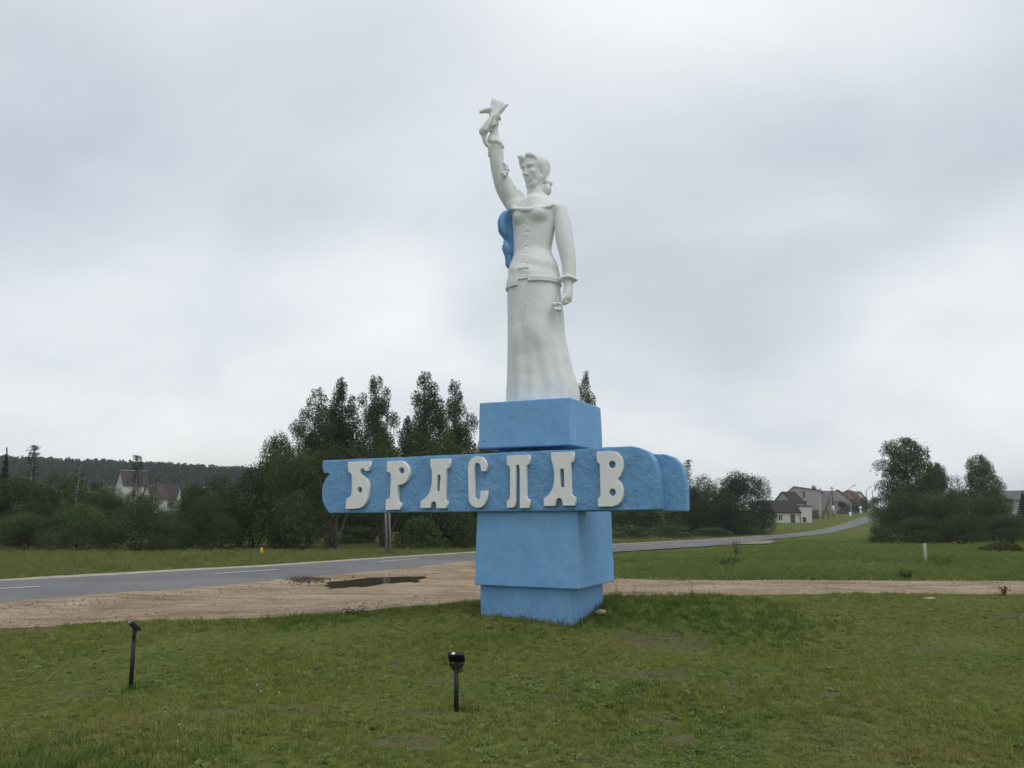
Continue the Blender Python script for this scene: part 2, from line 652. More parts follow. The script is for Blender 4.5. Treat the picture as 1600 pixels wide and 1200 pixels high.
M = dict(
    blue_rough=paint_blue(True), blue=paint_blue(False), white=paint_white(),
    letter=simple('white_letter_paint', (0.77, 0.775, 0.755), 0.6, 0.05, 9, 0.1, 0.004),
    letter_side=simple('letter_edge_paint', (0.20, 0.33, 0.47), 0.7, 0.2, 9),
    cape=simple('blue_cape_paint', (0.14, 0.32, 0.57), 0.6, 0.15, 6, 0.2, 0.01),
    black=simple('black_coated_metal', (0.012, 0.012, 0.013), 0.5, 0.2, 20, spec=0.35),
    glass=simple('floodlight_glass', (0.03, 0.032, 0.035), 0.12, 0.1, 8, spec=0.5),
    sticker=simple('white_sticker', (0.72, 0.74, 0.74), 0.5, 0.03, 30),
    stone=simple('pale_field_stone', (0.34, 0.29, 0.23), 0.9, 0.25, 12, 0.5, 0.02),
    rubble=simple('broken_asphalt_dirt', (0.10, 0.08, 0.065), 1.0, 0.45, 9, 0.5, 0.02, coords='World'),
    concrete=simple('weathered_concrete', (0.20, 0.195, 0.18), 0.9, 0.2, 8, 0.3, 0.01),
    palepost=simple('pale_weathered_post', (0.30, 0.29, 0.235), 0.9, 0.2, 10, 0.3, 0.01),
    yellow=simple('yellow_post_paint', (0.62, 0.36, 0.03), 0.6, 0.1, 10),
    asphalt=asphalt_mat(), dirt=dirt_mat(), ground=ground_mat(), water=water_mat(),
    mark=simple('worn_white_road_paint', (0.55, 0.55, 0.53), 0.8, 0.25, 12, coords='World'),
    shoulder=simple('sandy_shoulder', (0.36, 0.31, 0.25), 1.0, 0.3, 3, coords='World'),
    apron=simple('worn_gravel', (0.21, 0.195, 0.15), 1.0, 0.35, 2, coords='World'),
    leaf_birch=leaf_mat('birch_leaves', (0.042, 0.063, 0.026), (0.067, 0.094, 0.039), (0.111, 0.138, 0.058)),
    leaf_alder=leaf_mat('alder_leaves', (0.032, 0.053, 0.020), (0.050, 0.076, 0.029), (0.078, 0.108, 0.042)),
    leaf_willow=leaf_mat('willow_leaves', (0.047, 0.073, 0.030), (0.073, 0.102, 0.044), (0.111, 0.144, 0.063)),
    leaf_dark=leaf_mat('dark_needles', (0.019, 0.031, 0.016), (0.029, 0.043, 0.023), (0.043, 0.059, 0.031)),
    leaf_pine=leaf_mat('far_pine_needles', (0.033, 0.050, 0.033), (0.051, 0.069, 0.045), (0.069, 0.090, 0.057)),
    bark=simple('brown_bark', (0.07, 0.06, 0.048), 0.95, 0.35, 8, 0.4, 0.02),
    bark_grey=simple('grey_alder_bark', (0.15, 0.135, 0.115), 0.95, 0.35, 8, 0.4, 0.02),
    bark_birch=bark_birch(),
    grass=grass_mat('lawn_grass_blades', (0.134, 0.169, 0.039), (0.209, 0.244, 0.059), (0.305, 0.319, 0.098), (0.278, 0.251, 0.096)),
    lush=grass_mat('lush_grass_blades', (0.066, 0.112, 0.024), (0.096, 0.155, 0.032), (0.134, 0.198, 0.048), (0.150, 0.177, 0.054)),
    clover=grass_mat('clover_leaves', (0.112, 0.168, 0.054), (0.156, 0.216, 0.074), (0.213, 0.270, 0.106), (0.188, 0.210, 0.090)),
    meadow=grass_mat('meadow_grass_blades', (0.102, 0.161, 0.038), (0.144, 0.207, 0.054), (0.204, 0.253, 0.082), (0.216, 0.213, 0.090)),
    rank=grass_mat('rank_verge_blades', (0.125, 0.152, 0.047), (0.175, 0.199, 0.067), (0.250, 0.239, 0.103), (0.275, 0.239, 0.120)),
    weed=leaf_mat('weed_leaves', (0.030, 0.058, 0.016), (0.045, 0.075, 0.022), (0.070, 0.100, 0.035)),
    hay=leaf_mat('cut_grass', (0.06, 0.085, 0.025), (0.10, 0.115, 0.04), (0.15, 0.14, 0.06)),
    petal=simple('white_clover_flower', (0.62, 0.60, 0.55), 0.8, 0.1, 30),
)

# ------------------------------------------------------------------ the ground
def axis(fine_lo, fine_hi, step, lo, hi, grow=1.12):
    a = list(np.arange(fine_lo, fine_hi + 1e-6, step))
    s, v = step, fine_hi
    while v < hi:
        s *= grow
        v += s
        a.append(v)
    s, v, b = step, fine_lo, []
    while v > lo:
        s *= grow
        v -= s
        b.append(v)
    return np.array(b[::-1] + a)


def poly_resample(pts, n):
    pts = np.asarray(pts, float)
    x = pts[:, 0]
    xs = np.linspace(x[0], x[-1], n)
    return np.stack([xs, np.interp(xs, x, pts[:, 1])], 1)


def wob(n, amp, seed, freq=(3, 7, 17, 41, 90)):
    r = np.random.default_rng(seed)
    s = np.linspace(0, 1, n)
    o = np.zeros(n)
    for f in freq:
        o += np.sin(2 * math.pi * f * s + r.uniform(0, 6.28)) / (f ** 0.45)
    return amp * o


ROAD_NEAR = [(-160, 961), (0, 948), (200, 934), (400, 916), (600, 897), (740, 882), (850, 872.5), (960, 863.7), (1100, 855), (1200, 843.5),
             (1260, 838), (1300, 833), (1330, 825), (1350, 818.5), (1365, 812), (1379, 806.0)]
ROAD_FAR = [(-160, 921), (0, 911), (211, 899), (422, 887), (520, 880), (620, 873), (740, 865), (850, 858.3), (960, 851.7), (1100, 843.9),
            (1200, 836.9), (1250, 832.5), (1290, 826.5), (1320, 818), (1345, 809), (1368, 802.8)]
DIRT_NEAR = [(-200, 1003), (0, 984), (200, 973), (400, 967), (540, 961), (640, 951), (745, 940), (850, 936), (960, 933), (1100, 931),
             (1300, 928), (1600, 930), (1850, 933)]
DIRT_FAR = [(-200, 961), (0, 949), (200, 934), (300, 925), (400, 915), (500, 906), (640, 892), (745, 880), (800, 879), (860, 889), (920, 902), (960, 905),
            (1100, 906.5), (1300, 906.5), (1600, 909), (1850, 911)]


PUD_C = gnd(588, 911)


def strip(name, near, far, n, m, lift, mat, seed=None, amp=(0, 0), crown=0.0, ruts=0.0):
    """a sheet between two edges traced on the ground"""
    xs = np.linspace(0, 1, n)
    a, b = poly_resample(near, n), poly_resample(far, n)
    A = gnd_many(a)
    B = gnd_many(b)
    d = B - A
    d /= np.linalg.norm(d[:, :2], axis=1)[:, None]
    if seed is not None:
        A = A + d * wob(n, amp[0], seed)[:, None]
        B = B + d * wob(n, amp[1], seed + 1)[:, None]
    V = np.zeros((n, m, 3))
    for j in range(m):
        k = j / (m - 1)
        q = A * (1 - k) + B * k
        V[:, j, 0], V[:, j, 1] = q[:, 0], q[:, 1]
        V[:, j, 2] = terrain(q[:, 0], q[:, 1]) + (float(np.interp(k, np.linspace(0, 1, len(lift)), lift)) if hasattr(lift, '__len__') else lift) + crown * (1 - (2 * k - 1) ** 2)
        if ruts:
            e = min(1.0, 6 * k, 6 * (1 - k))
            e = e * (1 - np.clip(2.2 * bump2(q[:, 0], q[:, 1], PUD_C[0], PUD_C[1], 1.7, 1.9), 0, 1))
            V[:, j, 2] += e * ruts * (np.sin(2 * math.pi * (3.3 * k + 0.8 * np.sin(3 * xs))) * 0.5 + np.sin(2 * math.pi * (8.7 * k + 1.1 * np.sin(4 * xs + 1))) * 0.5 + 0.6 * np.sin(q[:, 0] * 2.1 + 9 * k) * np.sin(q[:, 1] * 3.3))
    idx = np.arange(n * m).reshape(n, m)
    Q = np.stack([idx[:-1, :-1], idx[1:, :-1], idx[1:, 1:], idx[:-1, 1:]], -1).reshape(-1, 4)
    me = mesh_np(name, V.reshape(-1, 3), Q, smooth=True)
    o = tag(link(name, me, mat), kind='structure')
    return o, np.concatenate([A[:, :2], B[::-1, :2]])


def inside(poly, x, y):
    """points in polygon"""
    r = np.zeros(len(x), bool)
    px, py = poly[:, 0], poly[:, 1]
    qx, qy = np.roll(px, -1), np.roll(py, -1)
    for a, b, c, d in zip(px, py, qx, qy):
        if b == d:
            continue
        m = (b > y) != (d > y)
        if m.any():
            r ^= m & (x < (c - a) * (y - b) / (d - b) + a)
    return r


BARE = [(620, 1037, .5, .22), (668, 1066, .45, .2), (440, 1108, .35, .15), (375, 1110, .3, .12), (640, 1165, .45, .16), (125, 1080, .3, .12),
        (155, 1150, .35, .12), (545, 1105, .3, .1), (680, 1110, .4, .14), (1040, 1003, .7, .35), (1010, 1055, .5, .25), (1065, 1160, .35, .12),
        (1150, 1070, .5, .18), (1330, 1090, .5, .2), (1430, 1015, .6, .3), (1290, 1110, .3, .1), (1010, 1125, .4, .16), (1585, 960, .8, .4),
        (915, 962, .25, .2), (60, 985, 1.2, .18), (1370, 1130, .3, .1), (860, 1075, .4, .15), (930, 1180, .4, .12)]
BARE_P = [(gnd(a, b), c, d) for a, b, c, d in BARE]


def vnoise(x, y, f, seed):
    r = np.random.default_rng(seed)
    o = np.zeros_like(x)
    for i in range(7):
        a = r.uniform(0, 6.28)
        k = f * r.uniform(0.6, 1.7)
        o += np.sin(k * (x * math.cos(a) + y * math.sin(a)) + r.uniform(0, 6.28))
    return o / 3.0


def bareness(x, y):
    v = np.zeros_like(x)
    x, y = x + 0.22 * vnoise(x, y, 3.1, 81) + 0.08 * vnoise(x, y, 9, 82), y + 0.13 * vnoise(x, y, 3.7, 83) + 0.05 * vnoise(x, y, 11, 84)
    for p, sx, sy in BARE_P:
        v = np.maximum(v, bump2(x, y, p[0], p[1], sx * 0.6, sy * 0.9))
    return v


def build_ground():
    xs = axis(-13, 14, 0.2, -900, 900)
    ys = axis(2, 24, 0.2, -120, 1200, 1.07)
    X, Y = np.meshgrid(xs, ys, indexing='ij')
    Z = terrain(X, Y)
    Z = np.where(Y > 600, Z, Z)
    V = np.stack([X, Y, Z], -1).reshape(-1, 3)
    n, m = X.shape
    idx = np.arange(n * m).reshape(n, m)
    Q = np.stack([idx[:-1, :-1], idx[1:, :-1], idx[1:, 1:], idx[:-1, 1:]], -1).reshape(-1, 4)
    me = mesh_np('ground', V, Q, smooth=True)
    at_ = me.attributes.new('bare', 'FLOAT', 'POINT')
    b = np.clip(1.0 * bareness(V[:, 0].copy(), V[:, 1].copy()), 0, 1)
    at_.data.foreach_set('value', b.astype(np.float32))
    return tag(link('ground', me, M['ground']), kind='structure')


build_ground()
road, ROAD_POLY = strip('road', ROAD_NEAR, ROAD_FAR, 420, 7, 0.045, M['asphalt'], crown=0.03)
dirt, DIRT_POLY = strip('dirt_track', DIRT_NEAR, DIRT_FAR, 700, 40, [-.03, .016] + [.026] * 20 + [.016, -.03], M['dirt'], seed=5, amp=(0.10, 0.12), ruts=0.014)
# where the sand has spilled over the edge of the asphalt
spill, _ = strip('sand_spill', [(-200, 966), (0, 954), (200, 939), (400, 921), (600, 901), (745, 886), (800, 882)],
                 [(-200, 959), (0, 946), (200, 931), (300, 923), (400, 913), (500, 904.5), (640, 890), (745, 877), (800, 876)], 420, 6, (0.018, 0.034, 0.058, 0.062), M['dirt'], seed=31, amp=(0.04, 0.24))
shoulder, SH_POLY = strip('road_shoulder', [(a, b + 1.2) for a, b in ROAD_FAR[:11]], [(a, b - d) for (a, b), d in zip(ROAD_FAR[:11], [5, 4.5, 4, 3.5, 3, 2.5, 2, 1.5, 1.2, .8, .5])],
                          300, 3, 0.03, M['shoulder'], seed=77, amp=(0.0, 0.10))
apron, AP_POLY = strip('gravel_apron', [(1122, 853.2), (1150, 851.5), (1180, 851.2), (1202, 850.5), (1212, 847.0)], [(1122, 853.0), (1150, 850.2), (1180, 846.2), (1202, 845.0), (1212, 846.8)], 60, 4, 0.055, M['apron'], seed=9, amp=(0.12, 0.0))


def dash(px0, py0, px1, py1, w=0.13):
    a, b = gnd(px0, py0), gnd(px1, py1)
    d = (b - a) / np.linalg.norm(b - a)
    n = np.array([-d[1], d[0], 0]) * w / 2
    k = 5
    V, F = [], []
    for i in range(k + 1):
        q = a + (b - a) * i / k
        for s in (-1, 1):
            p = q + n * s
            V.append((p[0], p[1], terrain(p[0], p[1]) + 0.0835))
    for i in range(k):
        F.append((2 * i, 2 * i + 2, 2 * i + 3, 2 * i + 1))
    MB().add(V, F).build('lane_marking', M['mark'], road)


for q in [(-60, 929.5, 62, 922.5), (335, 901.5, 433, 894.8), (590, 881.8, 654, 876.6), (800, 866.3, 838, 863.7), (925, 858.6, 962, 856.4), (1001, 853.6, 1021, 852.3), (1052, 850.2, 1069, 849.0),
          (1093, 847.4, 1105, 846.5), (1124, 845.2, 1134, 844.4), (1153, 843.1, 1163, 842.3), (1182, 840.9, 1190, 840.2), (1208, 839.0, 1216, 838.3), (1233, 836.7, 1239, 836.0), (1251, 834.6, 1256.5, 833.9),
          (1267, 832.2, 1271, 831.5), (1279, 829.7, 1282.5, 828.9), (1291, 826.7, 1294, 825.9), (1305, 822.8, 1308, 821.9), (1316.5, 819.3, 1319, 818.4), (1327, 815.8, 1329, 815.1), (1337, 812.5, 1339, 811.8)]:
    dash(*q)

# puddle
PUD = [(509, 917), (516, 915), (511, 912.5), (520, 911), (540, 909.5), (560, 907), (580, 904.5), (610, 904), (640, 903.2), (662, 902.9), (668, 904.2), (660, 906.2), (650, 908.3), (657, 910.6), (650, 912.8),
       (640, 911.5), (622, 912.5), (612, 914), (600, 912.8), (596, 915), (585, 917), (570, 919.3), (550, 919), (535, 921), (513, 921.8)]


def build_puddle():
    pts = [gnd(a, b) for a, b in PUD]
    c = np.mean(pts, 0)
    z = max(terrain(p[0], p[1]) for p in pts) + 0.034
    out = []
    for i, p in enumerate(pts):
        q = pts[(i + 1) % len(pts)]
        for k in (0, 0.25, 0.5, 0.75):
            r = p + (q - p) * k
            j = 0.05 * (random.random() - 0.5)
            out.append((r[0] + j * 2, r[1] + j * 3, z))
    cv = bpy.data.curves.new('puddle', 'CURVE')
    cv.dimensions = '2D'
    cv.fill_mode = 'BOTH'
    s = cv.splines.new('POLY')
    s.points.add(len(out) - 1)
    for q, r in zip(s.points, out):
        q.co = (r[0], r[1], 0, 1)
    s.use_cyclic_u = True
    ob = bpy.data.objects.new('tmp', cv)
    me = bpy.data.meshes.new_from_object(ob)
    bpy.data.objects.remove(ob)
    me.name = 'puddle'
    o = link('puddle', me, M['water'])
    o.location.z = z
    tag(o, kind='structure')


build_puddle()


def build_rubble():
    V, T = [], []
    base = np.array([(0, 0, 1), (0.94, 0, -.33), (-.47, .82, -.33), (-.47, -.82, -.33)])
    ft = np.array([(0, 1, 2), (0, 2, 3), (0, 3, 1), (1, 3, 2)])
    PX = []
    for i in range(900):
        if i < 620:
            px = random.gauss(474, 22) if random.random() < 0.97 else random.gauss(520, 20)
            PX.append((px, 908.5 - (px - 470) * 0.035 + random.gauss(0, 2.6), random.uniform(0.008, 0.034)))
        else:
            px = random.uniform(0, 760)
            PX.append((px, np.interp(px, [0, 400, 760], [948, 914, 882]) + abs(random.gauss(0, 6)), random.uniform(0.006, 0.02)))
    GP = gnd_many([q[:2] for q in PX])
    for i, ((px, py, sc), p) in enumerate(zip(PX, GP)):
        hgt = 0.035 * math.exp(-((px - 475) / 26) ** 2 - ((py - 908.5) / 3.5) ** 2) if i < 620 else 0
        R = np.array(Matrix.Rotation(random.uniform(0, 6.3), 3, 'Z') @ Matrix.Rotation(random.uniform(0, 6.3), 3, 'X'))
        v = (base * np.array([random.uniform(.7, 1.5), random.uniform(.7, 1.5), random.uniform(.5, 1)]) * sc) @ R.T + np.array([p[0], p[1], terrain(p[0], p[1]) + 0.045 + hgt * random.uniform(.4, 1)])
        T.append(ft + 4 * i)
        V.append(v)
    o = link('rubble', mesh_np('rubble', np.concatenate(V), tris=np.concatenate(T)), M['rubble'])
    tag(o, 'loose dark clods of broken asphalt and soil along the edge of the road', 'rubble', kind='stuff')


build_rubble()


def build_gravel():
    r = np.random.default_rng(91)
    n = 2600
    px = r.uniform(-20, 1620, n)
    nr = np.interp(px, [p[0] for p in DIRT_NEAR], [p[1] for p in DIRT_NEAR])
    fr = np.interp(px, [p[0] for p in DIRT_FAR], [p[1] for p in DIRT_FAR])
    k = r.beta(0.7, 0.7, n)
    k = np.where((px > 500) & (px < 680), 0.72 + 0.28 * k, k)
    G = gnd_many(np.stack([px, fr + (nr - fr) * k], 1))
    base = np.array([(0, 0, .8), (0.94, 0, -.2), (-.47, .82, -.2), (-.47, -.82, -.2)])
    ft = np.array([(0, 1, 2), (0, 2, 3), (0, 3, 1), (1, 3, 2)])
    sc = r.uniform(.006, .022, n) * np.where(r.uniform(0, 1, n) < .06, 1.9, 1)
    a = r.uniform(0, 6.28, n)
    c_, s_ = np.cos(a), np.sin(a)
    V = base[None] * sc[:, None, None] * r.uniform(.7, 1.4, (n, 1, 3))
    X = V[..., 0] * c_[:, None] - V[..., 1] * s_[:, None]
    Y = V[..., 0] * s_[:, None] + V[..., 1] * c_[:, None]
    V = np.stack([X + G[:, 0:1], Y + G[:, 1:2], V[..., 2] + G[:, 2:3] + 0.036], -1).reshape(-1, 3)
    T = (ft[None] + 4 * np.arange(n)[:, None, None]).reshape(-1, 3)
    tag(link('gravel', mesh_np('gravel', V, tris=T), M['stone']), 'loose small stones scattered over the sandy track', 'gravel', kind='stuff')


build_gravel()

# ------------------------------------------------------------------ monument frame
MA = math.radians(25.7)
EX = np.array([math.cos(MA), -math.sin(MA), 0])
EY = np.array([math.sin(MA), math.cos(MA), 0])
MO = at(905, 921, 11.0)                     # near lower corner of the big block
MO2 = np.array([MO[0], MO[1], 0.0])


def mloc(x, y, z):
    return MO2 + EX * x + EY * y + np.array([0, 0, z])


def front(px, py, y0=0.0):
    d = ray(px, py)
    c = np.array([0, 0, CZ])
    tt = np.dot(MO + EY * y0 - c, EY) / np.dot(d, EY)
    w = c + d * tt
    return float(np.dot(w - MO, EX)), float(w[2])


FOOT_POLY = np.array([mloc(*p, 0)[:2] for p in [(-1.5, .1), (-.13, .1), (-.13, 1.38), (-1.5, 1.38)]])

# ------------------------------------------------------------------ grass
def tuft(name, n, h, spread, w, mat, seed, lean=0.5, broad=False):
    r = np.random.default_rng(seed)
    V, T = [], []
    for i in range(n):
        a = r.uniform(0, 2 * math.pi)
        rad = spread * math.sqrt(r.uniform(0, 1))
        bx, by = rad * math.cos(a), rad * math.sin(a)
        la = r.uniform(0, 2 * math.pi)
        ln = r.uniform(0.1, lean)
        hh = h * r.uniform(0.45, 1.0)
        ww = w * r.uniform(0.7, 1.2)
        dx, dy = math.cos(la), math.sin(la)
        px, py = -dy * ww / 2, dx * ww / 2
        b = len(V)
        if broad:
            z0 = hh * 0.7
            cx, cy = bx + dx * ln * hh, by + dy * ln * hh
            tl = r.uniform(-0.4, 0.4)
            V += [(cx - dx * ww * .6, cy - dy * ww * .6, z0 - tl * ww), (cx + px, cy + py, z0), (cx + dx * ww * .6, cy + dy * ww * .6, z0 + tl * ww), (cx - px, cy - py, z0)]
            T += [(b, b + 1, b + 2), (b, b + 2, b + 3)]
        else:
            m_ = 0.55
            V += [(bx - px, by - py, -0.01), (bx + px, by + py, -0.01),
                  (bx + dx * ln * hh * .35 + px * .8, by + dy * ln * hh * .35 + py * .8, hh * m_), (bx + dx * ln * hh * .35 - px * .8, by + dy * ln * hh * .35 - py * .8, hh * m_),
                  (bx + dx * ln * hh, by + dy * ln * hh, hh * (1 - 0.25 * ln))]
            T += [(b, b + 1, b + 2), (b, b + 2, b + 3), (b + 3, b + 2, b + 4)]
    me = mesh_np(name, V, tris=T)
    me.materials.append(mat)
    return bpy.data.objects.new(name, me)


def scatter(name, P, var, tufts, smin, smax, label, cat, seed, tilt=0.12, sattr=None):
    """instances of small tufts on given points"""
    r = np.random.default_rng(seed)
    me = bpy.data.meshes.new(name)
    me.vertices.add(len(P))
    me.vertices.foreach_set('co', np.asarray(P, np.float32).ravel())
    n = len(P)
    a = me.attributes.new('rot', 'FLOAT_VECTOR', 'POINT')
    rot = np.stack([r.normal(0, tilt, n), r.normal(0, tilt, n), r.uniform(0, 6.283, n)], 1)
    a.data.foreach_set('vector', rot.astype(np.float32).ravel())
    a = me.attributes.new('scl', 'FLOAT', 'POINT')
    s = r.uniform(smin, smax, n)
    if sattr is not None:
        s = s * sattr
    a.data.foreach_set('value', s.astype(np.float32))
    a = me.attributes.new('var', 'INT', 'POINT')
    a.data.foreach_set('value', np.asarray(var, np.int32))
    ng = bpy.data.node_groups.new(name, 'GeometryNodeTree')
    ng.interface.new_socket('Geometry', in_out='INPUT', socket_type='NodeSocketGeometry')
    ng.interface.new_socket('Geometry', in_out='OUTPUT', socket_type='NodeSocketGeometry')
    gi, go = ng.nodes.new('NodeGroupInput'), ng.nodes.new('NodeGroupOutput')
    jn = ng.nodes.new('GeometryNodeJoinGeometry')

    def named(nm, dt):
        q = ng.nodes.new('GeometryNodeInputNamedAttribute')
        q.data_type = dt
        q.inputs[0].default_value = nm
        return q
    nr, ns, nv = named('rot', 'FLOAT_VECTOR'), named('scl', 'FLOAT'), named('var', 'INT')
    for i, tf in enumerate(tufts):
        oi = ng.nodes.new('GeometryNodeObjectInfo')
        oi.inputs['Object'].default_value = tf
        oi.inputs['As Instance'].default_value = True
        ip = ng.nodes.new('GeometryNodeInstanceOnPoints')
        cp = ng.nodes.new('FunctionNodeCompare')
        cp.data_type = 'INT'
        cp.operation = 'EQUAL'
        ins = [s_ for s_ in cp.inputs if s_.type == 'INT']
        ng.links.new(nv.outputs[0], ins[0])
        ins[1].default_value = i
        ng.links.new(cp.outputs[0], ip.inputs['Selection'])
        ng.links.new(gi.outputs[0], ip.inputs['Points'])
        ng.links.new(oi.outputs['Geometry'], ip.inputs['Instance'])
        ng.links.new(nr.outputs[0], ip.inputs['Rotation'])
        ng.links.new(ns.outputs[0], ip.inputs['Scale'])
        ng.links.new(ip.outputs[0], jn.inputs[0])
    ng.links.new(jn.outputs[0], go.inputs[0])
    o = link(name, me)
    md = o.modifiers.new('scatter', 'NODES')
    md.node_group = ng
    return tag(o, label, cat, kind='stuff')


def wedge(y0, y1, n, seed, xl=-0.66, xr=0.66, pw=1.0):
    r = np.random.default_rng(seed)
    u = r.uniform(0, 1, n)
    y = (y0 ** (2 - pw) + u * (y1 ** (2 - pw) - y0 ** (2 - pw))) ** (1 / (2 - pw)) if pw != 2 else y0 * (y1 / y0) ** u
    x = y * r.uniform(xl, xr, n)
    return x, y


def bare_of(x, y):
    return bareness(x, y)


def build_grass():
    T1 = [tuft('t_lawn', 16, 0.060, 0.055, 0.0045, M['grass'], 1, 0.9), tuft('t_lawn', 16, 0.075, 0.05, 0.005, M['grass'], 2, 0.7),
          tuft('t_lawn', 20, 0.045, 0.06, 0.0045, M['grass'], 3, 1.1), tuft('t_clover', 16, 0.045, 0.06, 0.015, M['clover'], 4, 0.8, True),
          tuft('t_clover', 9, 0.035, 0.05, 0.028, M['clover'], 5, 1.2, True), tuft('t_long', 16, 0.13, 0.06, 0.006, M['lush'], 6, 0.6),
          tuft('t_plantain', 9, 0.03, 0.05, 0.055, M['clover'], 7, 1.6, True)]
    x, y = wedge(4.4, 17.2, 102000, 11, xl=-0.86, xr=0.86, pw=0.9)
    r = np.random.default_rng(12)
    keep = ~inside(DIRT_POLY, x, y) & ~inside(FOOT_POLY, x, y)
    keep &= y < np.interp(x, DIRT_POLY[:700, 0], DIRT_POLY[:700, 1]) + 0.02
    thin = np.clip((bare_of(x, y) + 0.35 * vnoise(x, y, 9, 71) * (bare_of(x, y) > .15)) * 0.85, 0, 0.8)
    thin = np.maximum(thin, np.clip(0.45 * vnoise(x, y, 2.4, 5) + 0.05, 0, 0.65))
    keep &= r.uniform(0, 1, len(x)) > thin
    x, y = x[keep], y[keep]
    var = r.choice(5, len(x), p=[.32, .26, .24, .12, .06])
    cl = vnoise(x, y, 1.6, 8) > 0.55
    var = np.where(cl & (r.uniform(0, 1, len(x)) < 0.45), 3, var)
    # longer grass: round the foot of the monument, on its right bank, along the track edge and at the lower left
    dm = np.abs(((x - 0.42) * EX[0] + (y - 12.0) * EX[1])) - 0.72
    dn = np.abs(((x - 0.42) * EY[0] + (y - 12.0) * EY[1])) - 0.72
    near_m = np.maximum(dm, dn)
    lush = np.clip(1 - near_m / 0.15, 0, 1) * 0.3 + 1.1 * bump2(x, y, 2.2, 12.3, 1.1, .75) + 0.5 * bump2(x, y, -2.2, 12.3, 1.6, .7) + 0.45 * bump2(x, y, -3.2, 5.5, .9, .25) + 0.10 * (vnoise(x, y, 1.1, 21) > 0.75)
    edge = np.interp(x, DIRT_POLY[:700, 0], DIRT_POLY[:700, 1]) - y
    lush += 0.12 * np.clip(1 - edge / 0.25, 0, 1)
    for lp in (gnd(713, 1112), gnd(204, 1079)):
        lush += 0.9 * bump2(x, y, lp[0], lp[1], .09, .07)
    var = np.where(r.uniform(0, 1, len(x)) < lush * 0.55, 5, var)
    hs = 0.66 + 0.24 * np.clip(vnoise(x, y, 1.3, 9), -1, 1) + 0.16 * np.clip(lush, 0, 1)
    ro = (r.uniform(0, 1, len(x)) < 0.012 + 0.02 * (vnoise(x, y, 2.0, 61) > .6))
    var = np.where(ro, 6, var)
    P = np.stack([x, y, terrain(x, y)], 1)
    scatter('lawn_grass', P, var, T1, 0.75, 1.3, 'short uneven lawn grass and clover on the mound in front', 'grass', 13, 0.15, hs)
    # white clover heads
    fl = MB()
    for i in range(5):
        a = i * 1.3
        fl.tube([(0, 0, 0), (0.01, 0, 0.06)], 0.0012, 3)
    hd = MB()
    hd.tube([(0, 0, 0.05), (0, 0, 0.055), (0, 0, 0.066), (0, 0, 0.072)], [0.002, 0.005, 0.005, 0.002], 6)
    me = hd.mesh('t_flower')
    me.materials.append(M['petal'])
    fo = bpy.data.objects.new('t_flower', me)
    x, y = wedge(4.8, 9, 34, 15, xl=-.62, xr=.3)
    k = (vnoise(x, y, 1.4, 3) > 0.1)
    x, y = x[k], y[k]
    scatter('clover_flowers', np.stack([x, y, terrain(x, y)], 1), np.zeros(len(x)), [fo], 0.5, 0.85, 'tiny white clover heads dotted through the front lawn', 'flowers', 16)
    # the meadow beyond the track, right of the monument
    T2 = [tuft('t_meadow', 22, 0.20, 0.16, 0.012, M['meadow'], 21, 0.8), tuft('t_meadow', 22, 0.14, 0.18, 0.014, M['meadow'], 22, 1.0), tuft('t_meadow', 18, 0.30, 0.13, 0.010, M['meadow'], 23, 0.6),
          tuft('t_meadow', 22, 0.10, 0.16, 0.03, M['clover'], 24, 1.0, True), tuft('t_straw', 8, 0.42, 0.10, 0.008, M['rank'], 25, 0.5)]
    x, y = wedge(17.5, 75, 46000, 31, xl=0.02, xr=0.68, pw=1.25)
    keep = ~inside(DIRT_POLY, x, y) & ~inside(ROAD_POLY, x, y) & ~inside(AP_POLY, x, y)
    roadline = np.interp(x, ROAD_POLY[:420, 0], ROAD_POLY[:420, 1])
    keep &= (y < roadline - 0.15) & (y > np.interp(x, DIRT_POLY[700:, 0][::-1], DIRT_POLY[700:, 1][::-1]) - 0.1)
    x, y = x[keep], y[keep]
    r = np.random.default_rng(32)
    var = r.choice(5, len(x), p=[.30, .34, .14, .17, .05])
    hs = np.clip(0.8 + 0.35 * vnoise(x, y, 0.7, 33), 0.45, 1.3) * np.interp(y, [18, 30, 45, 75], [0.8, 0.75, 0.55, 0.45]) * np.interp(np.interp(x, ROAD_POLY[:420, 0], ROAD_POLY[:420, 1]) - y, [0, 12], [0.45, 1.0])
    scatter('meadow_grass', np.stack([x, y, terrain(x, y)], 1), var, T2, 0.7, 1.25, 'lush green meadow grass beyond the sandy track', 'grass', 34, 0.15, hs)
    # the far verge of the road
    T3 = [tuft('t_verge', 22, 0.26, 0.16, 0.012, M['rank'], 41, 0.7), tuft('t_verge', 22, 0.18, 0.18, 0.014, M['meadow'], 42, 0.9), tuft('t_verge', 14, 0.34, 0.12, 0.010, M['rank'], 43, 0.4)]
    x, y = wedge(19, 130, 60000, 44, xl=-0.68, xr=0.42, pw=1.35)
    shl = np.interp(x, SH_POLY[300:, 0][::-1], SH_POLY[300:, 1][::-1])
    rf = np.interp(x, ROAD_POLY[420:, 0][::-1], ROAD_POLY[420:, 1][::-1])
    lim = np.maximum(np.where(x < 14, shl, rf), rf)
    keep = (y > lim + 0.05) & (y < lim + 26)
    x, y, lim = x[keep], y[keep], lim[keep]
    r = np.random.default_rng(45)
    dist = y - lim
    pt = np.clip((dist - 1.0) / 6, 0.02, 0.35) * np.where(x < -4, 1, 0.3)
    var = np.where(r.uniform(0, 1, len(x)) < pt, 2, r.choice(2, len(x), p=[.55, .45]))
    hs = np.clip(0.5 + 0.04 * dist, 0.4, 0.72) * np.where(x > 0, 0.8, 1.0)
